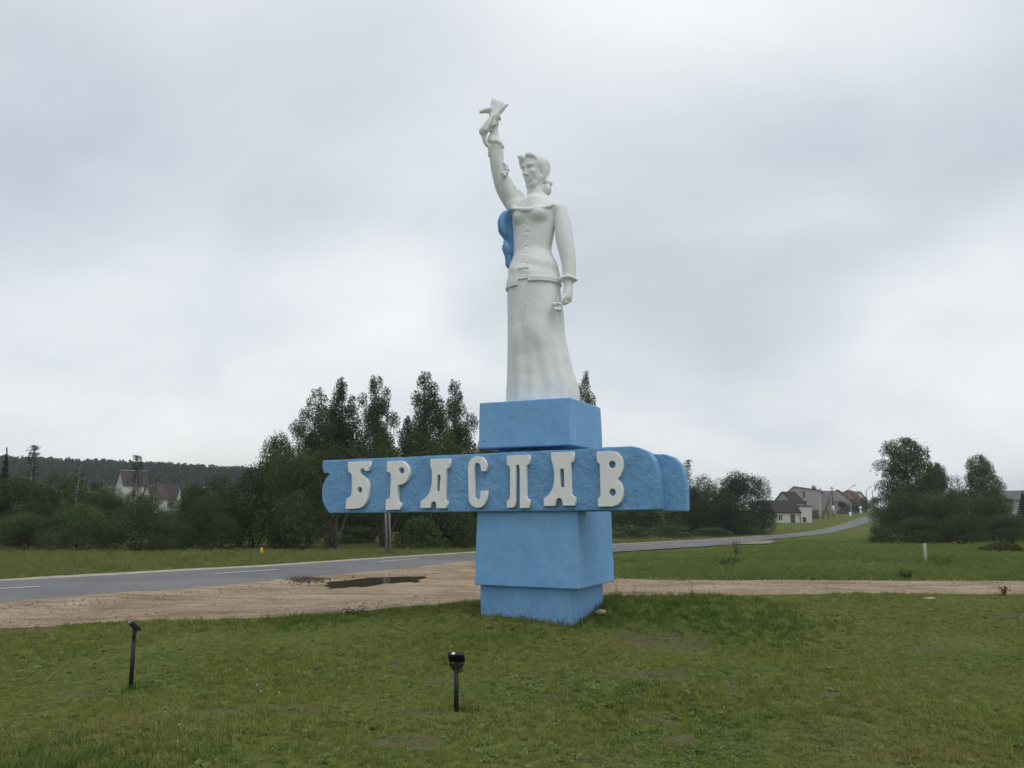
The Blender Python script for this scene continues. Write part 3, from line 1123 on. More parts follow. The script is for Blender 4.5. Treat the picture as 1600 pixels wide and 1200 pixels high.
    scatter('verge_grass', np.stack([x, y, terrain(x, y)], 1), var, T3, 0.7, 1.25, 'rank yellowish grass on the verge across the road', 'grass', 46, 0.15, hs)


build_grass()

# ------------------------------------------------------------------ pedestal with its sign bar
_cl = bpy.data.textures.new('render_lumps', 'CLOUDS')
_cl.noise_scale = 0.16
_cl.noise_depth = 3
_cl2 = bpy.data.textures.new('render_waves', 'CLOUDS')
_cl2.noise_scale = 0.55
_cl2.noise_depth = 2


def plastered(o, voxel=0.028, lumps=0.02, waves=0.02):
    """hand-plastered look: soft arrises, uneven faces"""
    m = o.modifiers.new('remesh', 'REMESH')
    m.mode = 'VOXEL'
    m.voxel_size = voxel
    m.use_smooth_shade = True
    for tx, s in ((_cl, lumps), (_cl2, waves)):
        d = o.modifiers.new('uneven', 'DISPLACE')
        d.texture = tx
        d.texture_coords = 'GLOBAL'
        d.strength = s
        d.mid_level = 0.5
    return o


ped_c = mloc(-0.82, 0.72, 0)
ped_c[2] = float(terrain(ped_c[0], ped_c[1]))
pedestal = empty('pedestal', ped_c, 'stepped blue masonry pedestal with a long sign bar, carrying the white statue', 'pedestal')
PED_INV = Matrix.Translation(-Vector([float(a) for a in ped_c]))


def ped_part(mb, name, mat, parent=None, **kw):
    o = mb.build(name, mat, None, **kw)
    o.data.transform(PED_INV)
    o.parent = parent or pedestal
    return o


def frustum(x0, x1, y0, y1, z0, z1, ix=0.0, iy=0.0, iyf=None):
    """block whose top is drawn in by ix (sides) and iy (front and back)"""
    iyf = iy if iyf is None else iyf
    V = [mloc(x0, y0, z0), mloc(x1, y0, z0), mloc(x1, y1, z0), mloc(x0, y1, z0),
         mloc(x0 + ix, y0 + iyf, z1), mloc(x1 - ix, y0 + iyf, z1), mloc(x1 - ix, y1 - iy, z1), mloc(x0 + ix, y1 - iy, z1)]
    return MB().add(V, [(3, 2, 1, 0), (4, 5, 6, 7), (0, 1, 5, 4), (1, 2, 6, 5), (2, 3, 7, 6), (3, 0, 4, 7)])


plastered(ped_part(frustum(-1.50, -0.16, 0.10, 1.36, -0.35, 0.63, 0.0, 0.0), 'foot_block', M['blue']), 0.013, 0.010, 0.014)
plastered(ped_part(frustum(-1.541, 0.0, 0.0, 1.41, 0.609, 1.63, 0.02, 0.03), 'lower_block', M['blue']), 0.013, 0.006, 0.014)
ped_part(frustum(-1.40, -0.30, 0.42, 1.20, 1.60, 2.56), 'core_block', M['blue'])
plastered(ped_part(frustum(-1.525, -0.115, 0.05, 1.33, 2.485, 3.135, 0.015, 0.02), 'top_block', M['blue']), 0.013, 0.006, 0.014)

BAR_Y = -0.05
BAR_T = 0.19
bar_px = [(504, 719.5), (503.2, 729), (505.5, 739.6), (516.5, 739.6), (509, 747), (504.3, 757), (502.4, 770), (503.4, 782), (507, 791), (514.5, 801.8),
          (640, 800.6), (742, 799.5), (905, 798), (1029, 796.5), (1028.5, 760), (1026, 735), (1021, 718), (1012, 706), (1000, 700), (985, 697.3), (952, 698.5), (895, 702.5), (745, 709), (640, 713.6)]
bar_poly = [front(a, b, BAR_Y) for a, b in bar_px]
front_slab = plastered(ped_part(MB().prism(bar_poly, BAR_Y, BAR_T - 0.004, lambda u, v, d: mloc(u, d, v)), 'sign_bar', M['blue_rough']), 0.0115, 0.016, 0.008)
back_px = [(1073, 799.3), (1072.3, 765), (1069, 740), (1062, 724.5), (1051, 714), (1038, 709.8), (1022, 709.3)]
back_poly = [(-3.9, 1.62)] + [front(a, b, BAR_T) for a, b in back_px] + [(-1.0, 2.33), (-3.9, 2.30)]
plastered(ped_part(MB().prism(back_poly, BAR_T, BAR_T + 0.17, lambda u, v, d: mloc(u, d, v)), 'rear_bar', M['blue_rough']), 0.0115, 0.010, 0.008)


def ell(cx, cy, rx, ry, n=16):
    return [(cx + rx * math.cos(2 * math.pi * k / n), cy + ry * math.sin(2 * math.pi * k / n)) for k in range(n)]


def slot(cx, y0, y1, w, lean=0.0):
    p = []
    for k in range(9):
        a = math.pi + math.pi * k / 8
        p.append((cx + lean + w * math.cos(a), y0 + w * 1.15 + w * 1.15 * math.sin(a)))
    for k in range(9):
        a = math.pi * k / 8
        p.append((cx - lean + w * math.cos(a), y1 - w * 1.15 + w * 1.15 * math.sin(a)))
    return p


LETTERS = [
    ([(544, 721.5), (578, 720.3), (576.5, 735.5), (570, 735.8), (569, 733), (566.5, 731.5), (564, 732.5), (562.3, 735.5), (562.5, 739), (564, 741.5), (568, 744), (572, 748), (575, 753), (576, 760), (575.5, 770), (574, 780),
      (570, 788), (566, 792), (560, 794.5), (553, 795), (540, 795.2), (541.2, 779.5), (543.5, 778.2), (546.5, 777), (548.5, 773.5), (549.3, 769), (549.7, 760), (549.8, 750), (549.7, 743), (548.5, 740), (545.5, 737.7), (544, 736.5)],
     [ell(562, 765.5, 4, 4.8)]),
    ([(605, 721), (625, 720), (630, 721), (635, 725), (638.5, 731), (639.7, 737), (639, 743), (636.5, 750), (632, 755), (627, 757.3), (622, 757.8), (621.5, 780), (622, 783.5), (624.5, 785.5), (626, 786.5), (625.2, 796),
      (602.2, 797.2), (603, 781), (606, 779.5), (608.5, 777.5), (609.5, 775), (610.3, 756), (611, 745), (610.7, 741), (609, 738.5), (605.5, 737), (604.3, 736)], [ell(627.5, 735.2, 4.5, 5.2)]),
    ([(672.8, 717.1), (702.8, 716.6), (701.9, 730.3), (697.8, 732.5), (696.8, 736.3), (695.7, 764.4), (695, 779.4), (695.7, 782.2), (698.7, 783.1), (697.8, 794), (681.8, 794.4), (681.6, 787.8), (679.8, 784), (677.1, 783.1),
      (674.3, 785), (673, 788.8), (672.8, 793.8), (656.9, 793.9), (657.4, 782.8), (664.4, 778.4), (670, 771.9), (672.8, 764.4), (674.7, 753.1), (675, 738.1), (674.3, 732.5), (672.4, 729.7)], [slot(685, 741.5, 769, 2.6, 0.7)]),
    ([(760, 736.3), (751.6, 736.3), (751.2, 730), (750, 726), (748, 723.8), (745.6, 723.1), (743.3, 723.8), (741.8, 725.9), (740.7, 730.6), (740.9, 773.8), (741.6, 778.4), (743.2, 780.6), (745.4, 781.3), (747.8, 780.6), (749.7, 778.4),
      (750.6, 773.8), (750.6, 767.2), (760.6, 766.6), (760, 779.4), (757.2, 787.8), (751.6, 792.9), (745, 793.6), (737.5, 790.6), (733.2, 784.1), (731.9, 775.6), (731.3, 728.8), (733.8, 720.3), (739.4, 714.7), (745.9, 712.8), (752.5, 714.1),
      (757.8, 719.4), (760, 726.9)], []),
    ([(792, 712), (827.1, 710.6), (827.1, 724.6), (823, 726.9), (822, 731.3), (822, 774.9), (823, 778.8), (827.1, 780.8), (827.1, 793.9), (812, 793.9), (812, 732.3), (811, 727.1), (808.7, 725.9), (806.7, 727.5), (806, 731.3), (805.8, 784.6),
      (804.8, 790.4), (801.3, 793.2), (791.6, 793.4), (792, 782.7), (795.5, 779.8), (796.9, 774.9), (796.9, 732.3), (795.9, 728.4), (792, 726.5)], []),
    ([(861, 707.1), (895.9, 705.8), (896.3, 720.7), (892, 723), (891.4, 727.5), (892, 771.1), (894.3, 774.9), (898.6, 776.9), (898.8, 790.1), (879.2, 790.1), (878.4, 782.7), (876.5, 778.8), (873.4, 777.9), (869.5, 779.8), (868.2, 783.7),
      (867.6, 790.4), (849.4, 790.8), (849.8, 778.8), (857.5, 773), (863.3, 763.3), (865.8, 751.7), (865.8, 738.1), (863.9, 726.5), (861.4, 718.8)], [slot(878.2, 731.9, 762.3, 3.3, -0.3)]),
    ([(932.1, 705.6), (954.4, 704.8), (959.5, 705.4), (963.1, 706.7), (969.9, 712.9), (973.2, 721.7), (972.8, 732.3), (969.9, 742), (964.5, 747.8), (969.9, 754.6), (973.2, 763.3), (973.4, 773), (970.9, 782.7), (965, 788.9), (957.3, 791.4),
      (934, 791.8), (934, 779.2), (937, 776.9), (938.3, 773), (937.3, 728.4), (936.4, 724.2), (932.5, 721.1)], [ell(956.5, 725.9, 5.6, 6.0), ell(957.1, 769.3, 5.2, 5.9)]),
]
LET_Y, LET_T = -0.115, 0.055


def build_letters():
    for outer, holes in LETTERS:
        cv = bpy.data.curves.new('letter', 'CURVE')
        cv.dimensions = '2D'
        cv.fill_mode = 'BOTH'
        cv.extrude = LET_T / 2
        cv.bevel_depth = 0.004
        cv.bevel_resolution = 1
        cv.offset = -0.004
        for sp in [outer] + holes:
            pts = [front(a, b, LET_Y) for a, b in sp]
            s = cv.splines.new('POLY')
            s.points.add(len(pts) - 1)
            for q, p in zip(s.points, pts):
                q.co = (p[0], p[1], 0, 1)
            s.use_cyclic_u = True
        ob = bpy.data.objects.new('tmp', cv)
        me = bpy.data.meshes.new_from_object(ob)
        bpy.data.objects.remove(ob)
        me.name = 'letter'
        # plane coordinates -> place: u along the bar, v up, depth towards the bar
        mt = Matrix(((EX[0], 0, -EY[0], MO2[0] + EY[0] * (LET_Y + LET_T / 2)), (EX[1], 0, -EY[1], MO2[1] + EY[1] * (LET_Y + LET_T / 2)), (0, 1, 0, 0), (0, 0, 0, 1)))
        me.transform(PED_INV @ mt)
        link('letter', me, M['letter'], front_slab)


build_letters()

# ------------------------------------------------------------------ the statue, sculpted as one solid and skinned
YS = 11.95


def SP(px, py, dy=0.0):
    return at(px, py, YS + dy)


def pxm(py):
    """metres per picture pixel at the statue"""
    d = ray(840, py)
    z = d[2] * YS / d[1]
    return (YS * math.cos(PITCH) + z * math.sin(PITCH)) / FPX


class Field:
    def __init__(self, lo, hi, h):
        self.h = h
        self.lo = np.array(lo, float)
        self.n = np.ceil((np.array(hi) - self.lo) / h).astype(int) + 1
        self.f = np.full(self.n, 0.5, np.float32)
        self.ax = [self.lo[i] + h * np.arange(self.n[i]) for i in range(3)]

    def box(self, lo, hi):
        a = np.clip(np.floor((np.array(lo) - self.lo) / self.h).astype(int), 0, self.n)
        b = np.clip(np.ceil((np.array(hi) - self.lo) / self.h).astype(int) + 1, 0, self.n)
        sl = tuple(slice(i, j) for i, j in zip(a, b))
        X = self.ax[0][sl[0]][:, None, None].astype(np.float32)
        Y = self.ax[1][sl[1]][None, :, None].astype(np.float32)
        Z = self.ax[2][sl[2]][None, None, :].astype(np.float32)
        return sl, X, Y, Z

    def put(self, sl, d, k=0.02, sub=False):
        a = self.f[sl]
        if sub:
            d = -d
            h = np.clip(0.5 + 0.5 * (d - a) / k, 0, 1)
            self.f[sl] = a * (1 - h) + d * h + k * h * (1 - h)
        else:
            h = np.clip(0.5 + 0.5 * (a - d) / k, 0, 1)
            self.f[sl] = a * (1 - h) + d * h - k * h * (1 - h)

    def cone(self, p, q, r0, r1, k=0.02, sub=False, flat=None):
        """rounded cone between two points; flat=(axis vector, factor) squeezes it"""
        p, q = np.array(p, float), np.array(q, float)
        m = max(r0, r1) * (1.6 if flat else 1) + 3 * k + 0.02
        sl, X, Y, Z = self.box(np.minimum(p, q) - m, np.maximum(p, q) + m)
        d = q - p
        L2 = max(float(d @ d), 1e-9)
        x, y, z = X - p[0], Y - p[1], Z - p[2]
        t = np.clip((x * d[0] + y * d[1] + z * d[2]) / L2, 0, 1)
        x, y, z = x - t * d[0], y - t * d[1], z - t * d[2]
        s = x * x + y * y + z * z
        if flat:
            n = np.array(flat[0], float)
            n /= np.linalg.norm(n)
            w = x * n[0] + y * n[1] + z * n[2]
            s = s + w * w * (flat[1] ** 2 - 1)
        self.put(sl, np.sqrt(s) - (r0 + (r1 - r0) * t), k, sub)

    def chain(self, pts, k=0.02, sub=False, flat=None):
        """a limb through the given (point, radius) stations, smooth along its length"""
        P = np.array([p for p, _ in pts], float)
        R = np.array([r for _, r in pts], float)
        n = len(P)
        if n > 2:
            Q = np.concatenate([P, R[:, None]], 1)
            E = np.concatenate([[2 * Q[0] - Q[1]], Q, [2 * Q[-1] - Q[-2]]])
            out = []
            for i in range(n - 1):
                a, b, c, d = E[i:i + 4]
                for t in (0, .25, .5, .75):
                    out.append(0.5 * ((2 * b) + (c - a) * t + (2 * a - 5 * b + 4 * c - d) * t * t + (3 * b - a - 3 * c + d) * t ** 3))
            out.append(Q[-1])
            out = np.array(out)
            P, R = out[:, :3], np.maximum(out[:, 3], 0.003)
        m = R.max() * (1.6 if flat else 1) + 3 * k + 0.02
        sl, X, Y, Z = self.box(P.min(0) - m, P.max(0) + m)
        best = None
        for i in range(len(P) - 1):
            p, d = P[i], P[i + 1] - P[i]
            L2 = max(float(d @ d), 1e-9)
            x, y, z = X - p[0], Y - p[1], Z - p[2]
            t = np.clip((x * d[0] + y * d[1] + z * d[2]) / L2, 0, 1)
            x, y, z = x - t * d[0], y - t * d[1], z - t * d[2]
            s_ = x * x + y * y + z * z
            if flat:
                nn = np.array(flat[0], float)
                nn /= np.linalg.norm(nn)
                w = x * nn[0] + y * nn[1] + z * nn[2]
                s_ = s_ + w * w * (flat[1] ** 2 - 1)
            dd = np.sqrt(s_) - (R[i] + (R[i + 1] - R[i]) * t)
            best = dd if best is None else np.minimum(best, dd)
        self.put(sl, best, k, sub)

    def ellipsoid(self, c, r, axes=None, k=0.02, sub=False):
        c = np.array(c, float)
        A = np.eye(3) if axes is None else np.array(axes, float)
        m = max(r) + 3 * k + 0.02
        sl, X, Y, Z = self.box(c - m, c + m)
        x, y, z = X - c[0], Y - c[1], Z - c[2]
        u = [(x * a[0] + y * a[1] + z * a[2]) for a in A]
        k0 = np.sqrt(sum((ui / ri) ** 2 for ui, ri in zip(u, r)))
        k1 = np.sqrt(sum((ui / ri ** 2) ** 2 for ui, ri in zip(u, r))) + 1e-6
        self.put(sl, k0 * (k0 - 1) / k1, k, sub)

    def loft(self, rows, yaw, k=0.02, disp=None, zclip=None, sub=False):
        """rows: (py, px_left, px_right, depth ratio, dy)"""
        rows = sorted(rows, key=lambda r_: r_[0])
        zs, cx, aa, bb, cy = [], [], [], [], []
        for py, xl, xr, kr, dy in rows:
            p, q = SP(xl, py, dy), SP(xr, py, dy)
            hw = (q[0] - p[0]) / 2
            a = hw / math.sqrt(math.cos(yaw) ** 2 + kr * kr * math.sin(yaw) ** 2)
            zs.append(p[2]); cx.append((p[0] + q[0]) / 2); aa.append(a); bb.append(a * kr); cy.append(YS + dy)
        o = np.argsort(zs)
        zs, cx, aa, bb, cy = (np.array(v)[o] for v in (zs, cx, aa, bb, cy))
        M_ = max(aa) + 0.12
        sl, X, Y, Z = self.box((cx.min() - M_, cy.min() - M_, zs[0] - 0.08), (cx.max() + M_, cy.max() + M_, zs[-1] + 0.08))
        zz = Z.ravel()

        def sm(v):
            g = np.linspace(zs[0], zs[-1], 160)
            w = np.interp(g, zs, v)
            for _ in range(14):
                w[1:-1] = 0.25 * w[:-2] + 0.5 * w[1:-1] + 0.25 * w[2:]
            return np.interp(zz, g, w)[None, None, :].astype(np.float32)
        x, y = X - sm(cx), Y - sm(cy)
        u = x * math.cos(yaw) - y * math.sin(yaw)          # along her shoulders (to her left)
        v = x * math.sin(yaw) + y * math.cos(yaw)          # to her back
        a, b = sm(aa), sm(bb)
        rr = np.sqrt((u / a) ** 2 + (v / b) ** 2) + 1e-6
        d = (rr - 1) * np.minimum(a, b)
        if disp is not None:
            d = d - disp(u, v, Z, a, b)
        zc = np.maximum(zs[0] - Z, Z - zs[-1])
        d = np.maximum(d, zc)
        if zclip is not None:
            d = np.maximum(d, zclip(u, v, Z, a, b))
        self.put(sl, d.astype(np.float32), k, sub)

    def mesh(self, smooth=2):
        """surface nets"""
        f = self.f
        s = f < 0
        c = np.zeros(np.array(f.shape) - 1, np.uint8)
        for i in (0, 1):
            for j in (0, 1):
                for k in (0, 1):
                    c += s[i:f.shape[0] - 1 + i, j:f.shape[1] - 1 + j, k:f.shape[2] - 1 + k]
        act = (c > 0) & (c < 8)
        I = np.argwhere(act)
        idx = np.full(act.shape, -1, np.int32)
        idx[act] = np.arange(len(I))
        acc = np.zeros((len(I), 3))
        cnt = np.zeros(len(I))
        corners = [(i, j, k) for i in (0, 1) for j in (0, 1) for k in (0, 1)]
        for a in corners:
            for ax in range(3):
                if a[ax]:
                    continue
                b = list(a)
                b[ax] = 1
                fa = f[I[:, 0] + a[0], I[:, 1] + a[1], I[:, 2] + a[2]]
                fb = f[I[:, 0] + b[0], I[:, 1] + b[1], I[:, 2] + b[2]]
                m = (fa < 0) != (fb < 0)
                t = np.where(m, fa / np.where(np.abs(fa - fb) < 1e-9, 1e-9, fa - fb), 0)
                p = np.tile(np.array(a, float), (len(I), 1))
                p[:, ax] += t
                acc[m] += p[m]
                cnt[m] += 1
        V = (I + acc / cnt[:, None]) * self.h + self.lo
        Q = []
        for ax in range(3):
            o1, o2 = [(1, 2), (2, 0), (0, 1)][ax]
            sa = [slice(None)] * 3
            sb = [slice(None)] * 3
            sa[ax] = slice(0, -1)
            sb[ax] = slice(1, None)
            A, B = s[tuple(sa)], s[tuple(sb)]
            E = np.argwhere(A != B)
            ok = (E[:, o1] > 0) & (E[:, o2] > 0) & (E[:, o1] < f.shape[o1] - 1) & (E[:, o2] < f.shape[o2] - 1)
            E = E[ok]
            q = []
            for da, db in ((-1, -1), (0, -1), (0, 0), (-1, 0)):
                e = E.copy()
                e[:, o1] += da
                e[:, o2] += db
                q.append(idx[e[:, 0], e[:, 1], e[:, 2]])
            q = np.stack(q, 1)
            fl = ~A[E[:, 0], E[:, 1], E[:, 2]]
            q[fl] = q[fl][:, ::-1]
            Q.append(q)
        Q = np.concatenate(Q)
        Q = Q[(Q >= 0).all(1)]
        for _ in range(smooth):
            s_, n_ = np.zeros_like(V), np.zeros(len(V))
            for i in range(4):
                np.add.at(s_, Q[:, i], V[Q[:, (i + 1) % 4]])
                np.add.at(n_, Q[:, i], 1)
                np.add.at(s_, Q[:, (i + 1) % 4], V[Q[:, i]])
                np.add.at(n_, Q[:, (i + 1) % 4], 1)
            V = V + 0.35 * (s_ / np.maximum(n_, 1)[:, None] - V)
        return V, Q


st_base = SP(846, 626)
st_base[2] = 3.125
statue = empty('statue', st_base, 'white statue of a woman in a long skirt raising one arm, on the blue pedestal', 'statue')


def statue_part(name, F, mat, smooth=2):
    V, Q = F.mesh(smooth)
    return link(name, mesh_np(name, V - st_base, Q, smooth=True), mat, statue)


BY = math.radians(25.7)      # the body faces the same way as the pedestal's front


def bd(lx, ly):
    """offset given along her shoulders / to her back -> world"""
    return np.array([lx * math.cos(BY) + ly * math.sin(BY), -lx * math.sin(BY) + ly * math.cos(BY), 0.0])


def build_figure():
    F = Field((-0.60, YS - 0.72, 3.02), (1.15, YS + 0.62, 7.75), 0.0078)
    zpx = lambda py: SP(840, py)[2]

    # skirt, with folds that open towards the hem
    z_hem, z_top = zpx(627), zpx(440)

    def folds(u, v, Z, a, b):
        th = np.arctan2(v / b, u / a)
        k = np.clip((z_top - 0.55 - Z) / (z_top - 0.55 - z_hem), 0, 1)
        w = 0.022 * k * np.sin(th * 7 + 0.6 + 1.2 * np.sin(th * 2)) + 0.012 * k * np.sin(th * 13 + 2)
        # broad arch pressed in between the knees
        hol = np.exp(-(((u + 0.02) / (0.08 + 0.16 * k)) ** 2)) * (v < 0) * np.clip((k - 0.15) * 3, 0, 1) * np.clip((1.05 - k) * 3, 0, 1)
        knee = 0.028 * np.exp(-((u - 0.17) / 0.11) ** 2 - ((Z - zpx(528)) / 0.20) ** 2) * (v < 0) + 0.02 * np.exp(-((u + 0.16) / 0.11) ** 2 - ((Z - zpx(530)) / 0.16) ** 2) * (v < 0)
        return w - 0.05 * hol + 1.3 * knee
    F.loft([(436, 795, 873, .84, 0), (458, 792.5, 876, .84, 0), (493, 793, 880.5, .84, 0), (528, 793.5, 883, .84, 0), (556, 793.5, 888.5, .84, 0), (581, 793, 894.5, .84, 0), (603, 792.5, 901.5, .82, 0), (616, 792, 903.5, .80, 0), (640, 791.5, 903, .80, 0)],
           BY, 0.01, folds)

    # bodice and its short flared tails
    def lace(u, v, Z, a, b):
        fr = (v < 0)
        band = np.exp(-((u + 0.015 + 0.012 * np.sin((Z - zpx(445)) * 9)) / 0.062) ** 4) * fr
        zz = (Z - zpx(445))
        pat = 0.22 * np.sin(zz * 88 + 70 * np.abs(u + 0.015) + 2.5 * np.sin(zz * 13)) + 0.55 * np.sin(zz * 131 + u * 170 + 3 * np.sin(zz * 19)) * np.sin(u * 150 + 4 * np.sin(zz * 27)) + 0.45 * np.sin(zz * 57 - u * 115 + 2 * np.sin(u * 60))
        m = band * (Z > zpx(446)) * (Z < zpx(352))
        slot_ = -0.02 * (np.abs(u + 0.02) < 0.085) * fr * (Z < zpx(428))
        seam = 0.007 * np.exp(-((Z - zpx(443)) / 0.012) ** 2) * (u > 0.09)
        wr = 0.012 * np.sin(zz * 16 + u * 9) * np.exp(-((Z - zpx(425)) / 0.10) ** 2) * fr
        return 0.0085 * pat * m + slot_ + seam + wr

    def hem(u, v, Z, a, b):
        zc = np.where((np.abs(u + 0.02) < 0.085) & (v < 0), zpx(444.5), np.where(u < -0.02, zpx(453) - 0.02 * (u + 0.3), zpx(449)))
        return (zc - Z)
    F.loft([(318, 813, 862, .62, .02), (325, 805, 869, .66, .02), (339, 800, 869, .68, .02), (355, 801.5, 867, .70, .02), (372, 802.5, 865, .74, .02), (388, 803, 861.5, .76, .01), (395, 802.5, 861, .78, .01), (404, 800, 865, .80, 0),
            (414, 796.5, 870.5, .82, 0), (430, 793, 874.5, .86, 0), (444, 790.5, 877, .88, 0), (456, 789.5, 878.5, .88, 0)], BY, 0.008, lace, hem)
    # bust
    ct = SP(834.5, 343, .02)
    for lx, px_ in ((-0.135, 0), (0.145, 0)):
        c = ct + bd(lx, -0.165)
        F.ellipsoid(c + np.array([0, 0, 0.008]), (0.128, 0.118, 0.118), [bd(1, 0), bd(0, 1), (0, 0, 1)], 0.06)
    # shoulders, collar bones, neck
    nb = SP(836, 318, .03)
    F.cone(SP(838, 319, .03), SP(874, 327, -.12), 0.115, 0.100, 0.06)
    F.cone(SP(834, 320, .03), SP(806, 325, .10), 0.115, 0.115, 0.06)
    F.cone(SP(836, 322, -.04), SP(836, 335, -.06), 0.17, 0.17, 0.08)
    F.cone(SP(840, 304, .06), SP(866, 318, -.06), 0.07, 0.055, 0.05)
    F.cone(SP(835.5, 318, .04), SP(836, 300, .05), 0.128, 0.110, 0.05)
    F.cone(SP(836, 300, .05), SP(839, 280, .06), 0.110, 0.100, 0.03)
    # frill round the low neckline
    r = np.random.default_rng(4)
    arc = [(803, 325, -.10), (809, 326, -.17), (816, 326.5, -.22), (824, 326.5, -.25), (833, 326, -.27), (842, 325, -.28), (850, 323.5, -.28), (857, 321.5, -.26), (864, 319.5, -.22), (870, 317.5, -.15)]
    for i in range(len(arc) - 1):
        for s in (0, .33, .66):
            p = SP(*(np.array(arc[i]) * (1 - s) + np.array(arc[i + 1]) * s))
            F.ellipsoid(p + np.array([0, 0.03, 0.008 * math.sin(i * 9 + s * 9)]), (0.030 + 0.012 * r.uniform(), 0.04, 0.022 + 0.012 * r.uniform()), None, 0.012)
    # her left arm (picture right), hanging
    F.chain([(SP(876, 329, -.14), .098), (SP(879, 350, -.18), .122), (SP(882, 375, -.21), .128), (SP(886.8, 398, -.24), .116), (SP(889.3, 420, -.27), .101), (SP(889.3, 434, -.28), .100)], 0.03)
    F.cone(SP(878, 390, -.36), SP(893, 384, -.36), .008, .012, 0.012, True)
    # cuff frill
    for i in range(14):
        a = 2 * math.pi * i / 14
        c = SP(888, 436, -.28) + np.array([0.105 * math.cos(a), 0.095 * math.sin(a), -0.012 * math.cos(a) + 0.010 * math.sin(3 * a)])
        F.ellipsoid(c, (0.034, 0.034, 0.026), None, 0.015)
    F.cone(SP(876, 436, -.30), SP(884, 438, -.30), 0.034, 0.045, 0.02)
    F.chain([(SP(888.5, 438, -.28), .075), (SP(888, 450, -.30), .066), (SP(887, 459, -.32), .070), (SP(886, 465, -.34), .060)], 0.02)
    # her left hand, fingers closed round the stems
    for j, (x0, y0, x1, y1, x2, y2) in enumerate([(892, 463, 891, 470, 884.5, 473.5), (889, 465, 887, 472, 881.5, 475.5), (886, 466, 884, 472.5, 879.5, 475), (883, 465.5, 881.5, 471, 877.5, 473)]):
        dz = -.30 - .022 * j
        F.chain([(SP(x0, y0, dz), .026), (SP(x1, y1, dz - .02), .023), (SP(x2, y2, dz - .03), .019)], 0.006)
    F.chain([(SP(884, 460, -.37), .026), (SP(880.5, 466, -.41), .022), (SP(877.5, 470.5, -.42), .018)], 0.008)
    # her right arm (picture left), raised
    F.chain([(SP(806, 324, .08), .135), (SP(798, 309, .06), .150), (SP(789, 293, .02), .142), (SP(781.5, 274, -.04), .119), (SP(776.5, 252, -.09), .108), (SP(775.5, 232, -.12), .104), (SP(775, 228, -.13), .098)], 0.03)
    F.cone(SP(803, 322, .0), SP(820, 318, .0), 0.09, 0.08, 0.06)
    # torn frill at the elbow, and a fold near the shoulder
    rl = np.random.default_rng(21)
    for i in range(26):
        t_ = i / 25
        c = np.array([787 + 5 * math.sin(t_ * 3.0), 255 + 20 * t_, -.11 - .06 * t_]) + np.array([rl.normal(0, 1.2), rl.normal(0, .8), rl.normal(0, .015)])
        F.ellipsoid(SP(*c), (rl.uniform(.016, .036), .035, rl.uniform(.012, .03)), None, 0.008)
    F.cone(SP(811, 301, .03), SP(820, 313, 0), 0.035, 0.045, 0.02)
    # cuff frill
    for i in range(13):
        a = 2 * math.pi * i / 13
        c = SP(775, 224, -.13) + np.array([0.088 * math.cos(a), 0.082 * math.sin(a), -0.045 * math.cos(a) + 0.012 * math.sin(4 * a)])
        F.cone(c + np.array([-0.01, 0, 0.055]), c + np.array([0.012 * math.cos(a), 0.012 * math.sin(a), -0.01]), 0.022, 0.031, 0.014)
    F.chain([(SP(774.5, 226, -.13), .075), (SP(772.5, 212, -.14), .067), (SP(771.5, 201, -.15), .062), (SP(772.5, 192, -.16), .070)], 0.02)
    # her right hand: palm and fingers round the sheaf
    F.cone(SP(772, 194, -.15), SP(774, 183, -.15), .066, .055, 0.015, flat=((0, 1, 0), 1.25))
    for j in range(4):
        b0 = (778 - j * 0.6, 182 + j * 4.2)
        F.chain([(SP(b0[0], b0[1], -.13), .026), (SP(b0[0] - 1.5, b0[1] - 1.5, -.21), .025), (SP(b0[0] - 7, b0[1] + 0.5, -.255), .023), (SP(b0[0] - 11.5, b0[1] + 3, -.235), .018)], 0.006)
    F.chain([(SP(768, 196, -.19), .028), (SP(771, 187, -.24), .025), (SP(774.5, 180, -.25), .019)], 0.008)

    # ---------------- head
    HY = math.radians(43)
    HT = math.radians(-11)
    hl = np.array([math.cos(HY), -math.sin(HY), 0.0])
    hf0 = np.array([-math.sin(HY), -math.cos(HY), 0.0])
    hf = hf0 * math.cos(HT) + np.array([0, 0, 1]) * math.sin(HT)
    hu = np.cross(hl, hf) * -1
    if hu[2] < 0:
        hu = -hu
    HC = SP(833.2, 264.0, .01)
    AX = [hl, hf, hu]
    h = lambda l, f, u: HC + hl * l + hf * f + hu * (u if u > -0.01 or f < 0.05 else u * 1.27)
    F.ellipsoid(h(0, -.02, .045), (.158, .19, .165), AX, 0.03)
    F.ellipsoid(h(0, .055, -.075), (.130, .122, .195), AX, 0.04)
    F.cone(h(-.040, .098, -.200), h(.040, .098, -.200), .048, .048, 0.045)
    F.cone(h(0, .124, -.212), h(0, .126, -.218), .036, .034, 0.03)
    for s in (-1, 1):
        F.cone(h(s * .098, -.02, -.15), h(s * .045, .09, -.198), .042, .042, 0.035)      # jaw
        F.ellipsoid(h(s * .075, .118, -.055), (.042, .035, .032), AX, 0.035)            # cheek bone
        F.chain([(h(s * .018, .158, .030), .016), (h(s * .055, .160, .044), .017), (h(s * .098, .120, .030), .014)], 0.016)      # brow
        F.ellipsoid(h(s * .057, .182, -.006), (.043, .058, .030), AX, 0.012, True)      # socket
        F.ellipsoid(h(s * .057, .116, -.008), (.031, .030, .022), AX, 0.006)            # eyeball
        F.chain([(h(s * .028, .136, .004), .008), (h(s * .057, .146, .013), .009), (h(s * .088, .124, .004), .008)], 0.006)     # lid
        F.ellipsoid(h(s * .018, .186, -.083), (.016, .020, .013), AX, 0.010)            # nostril
    F.cone(h(0, .158, .030), h(0, .204, -.074), .015, .017, 0.014)
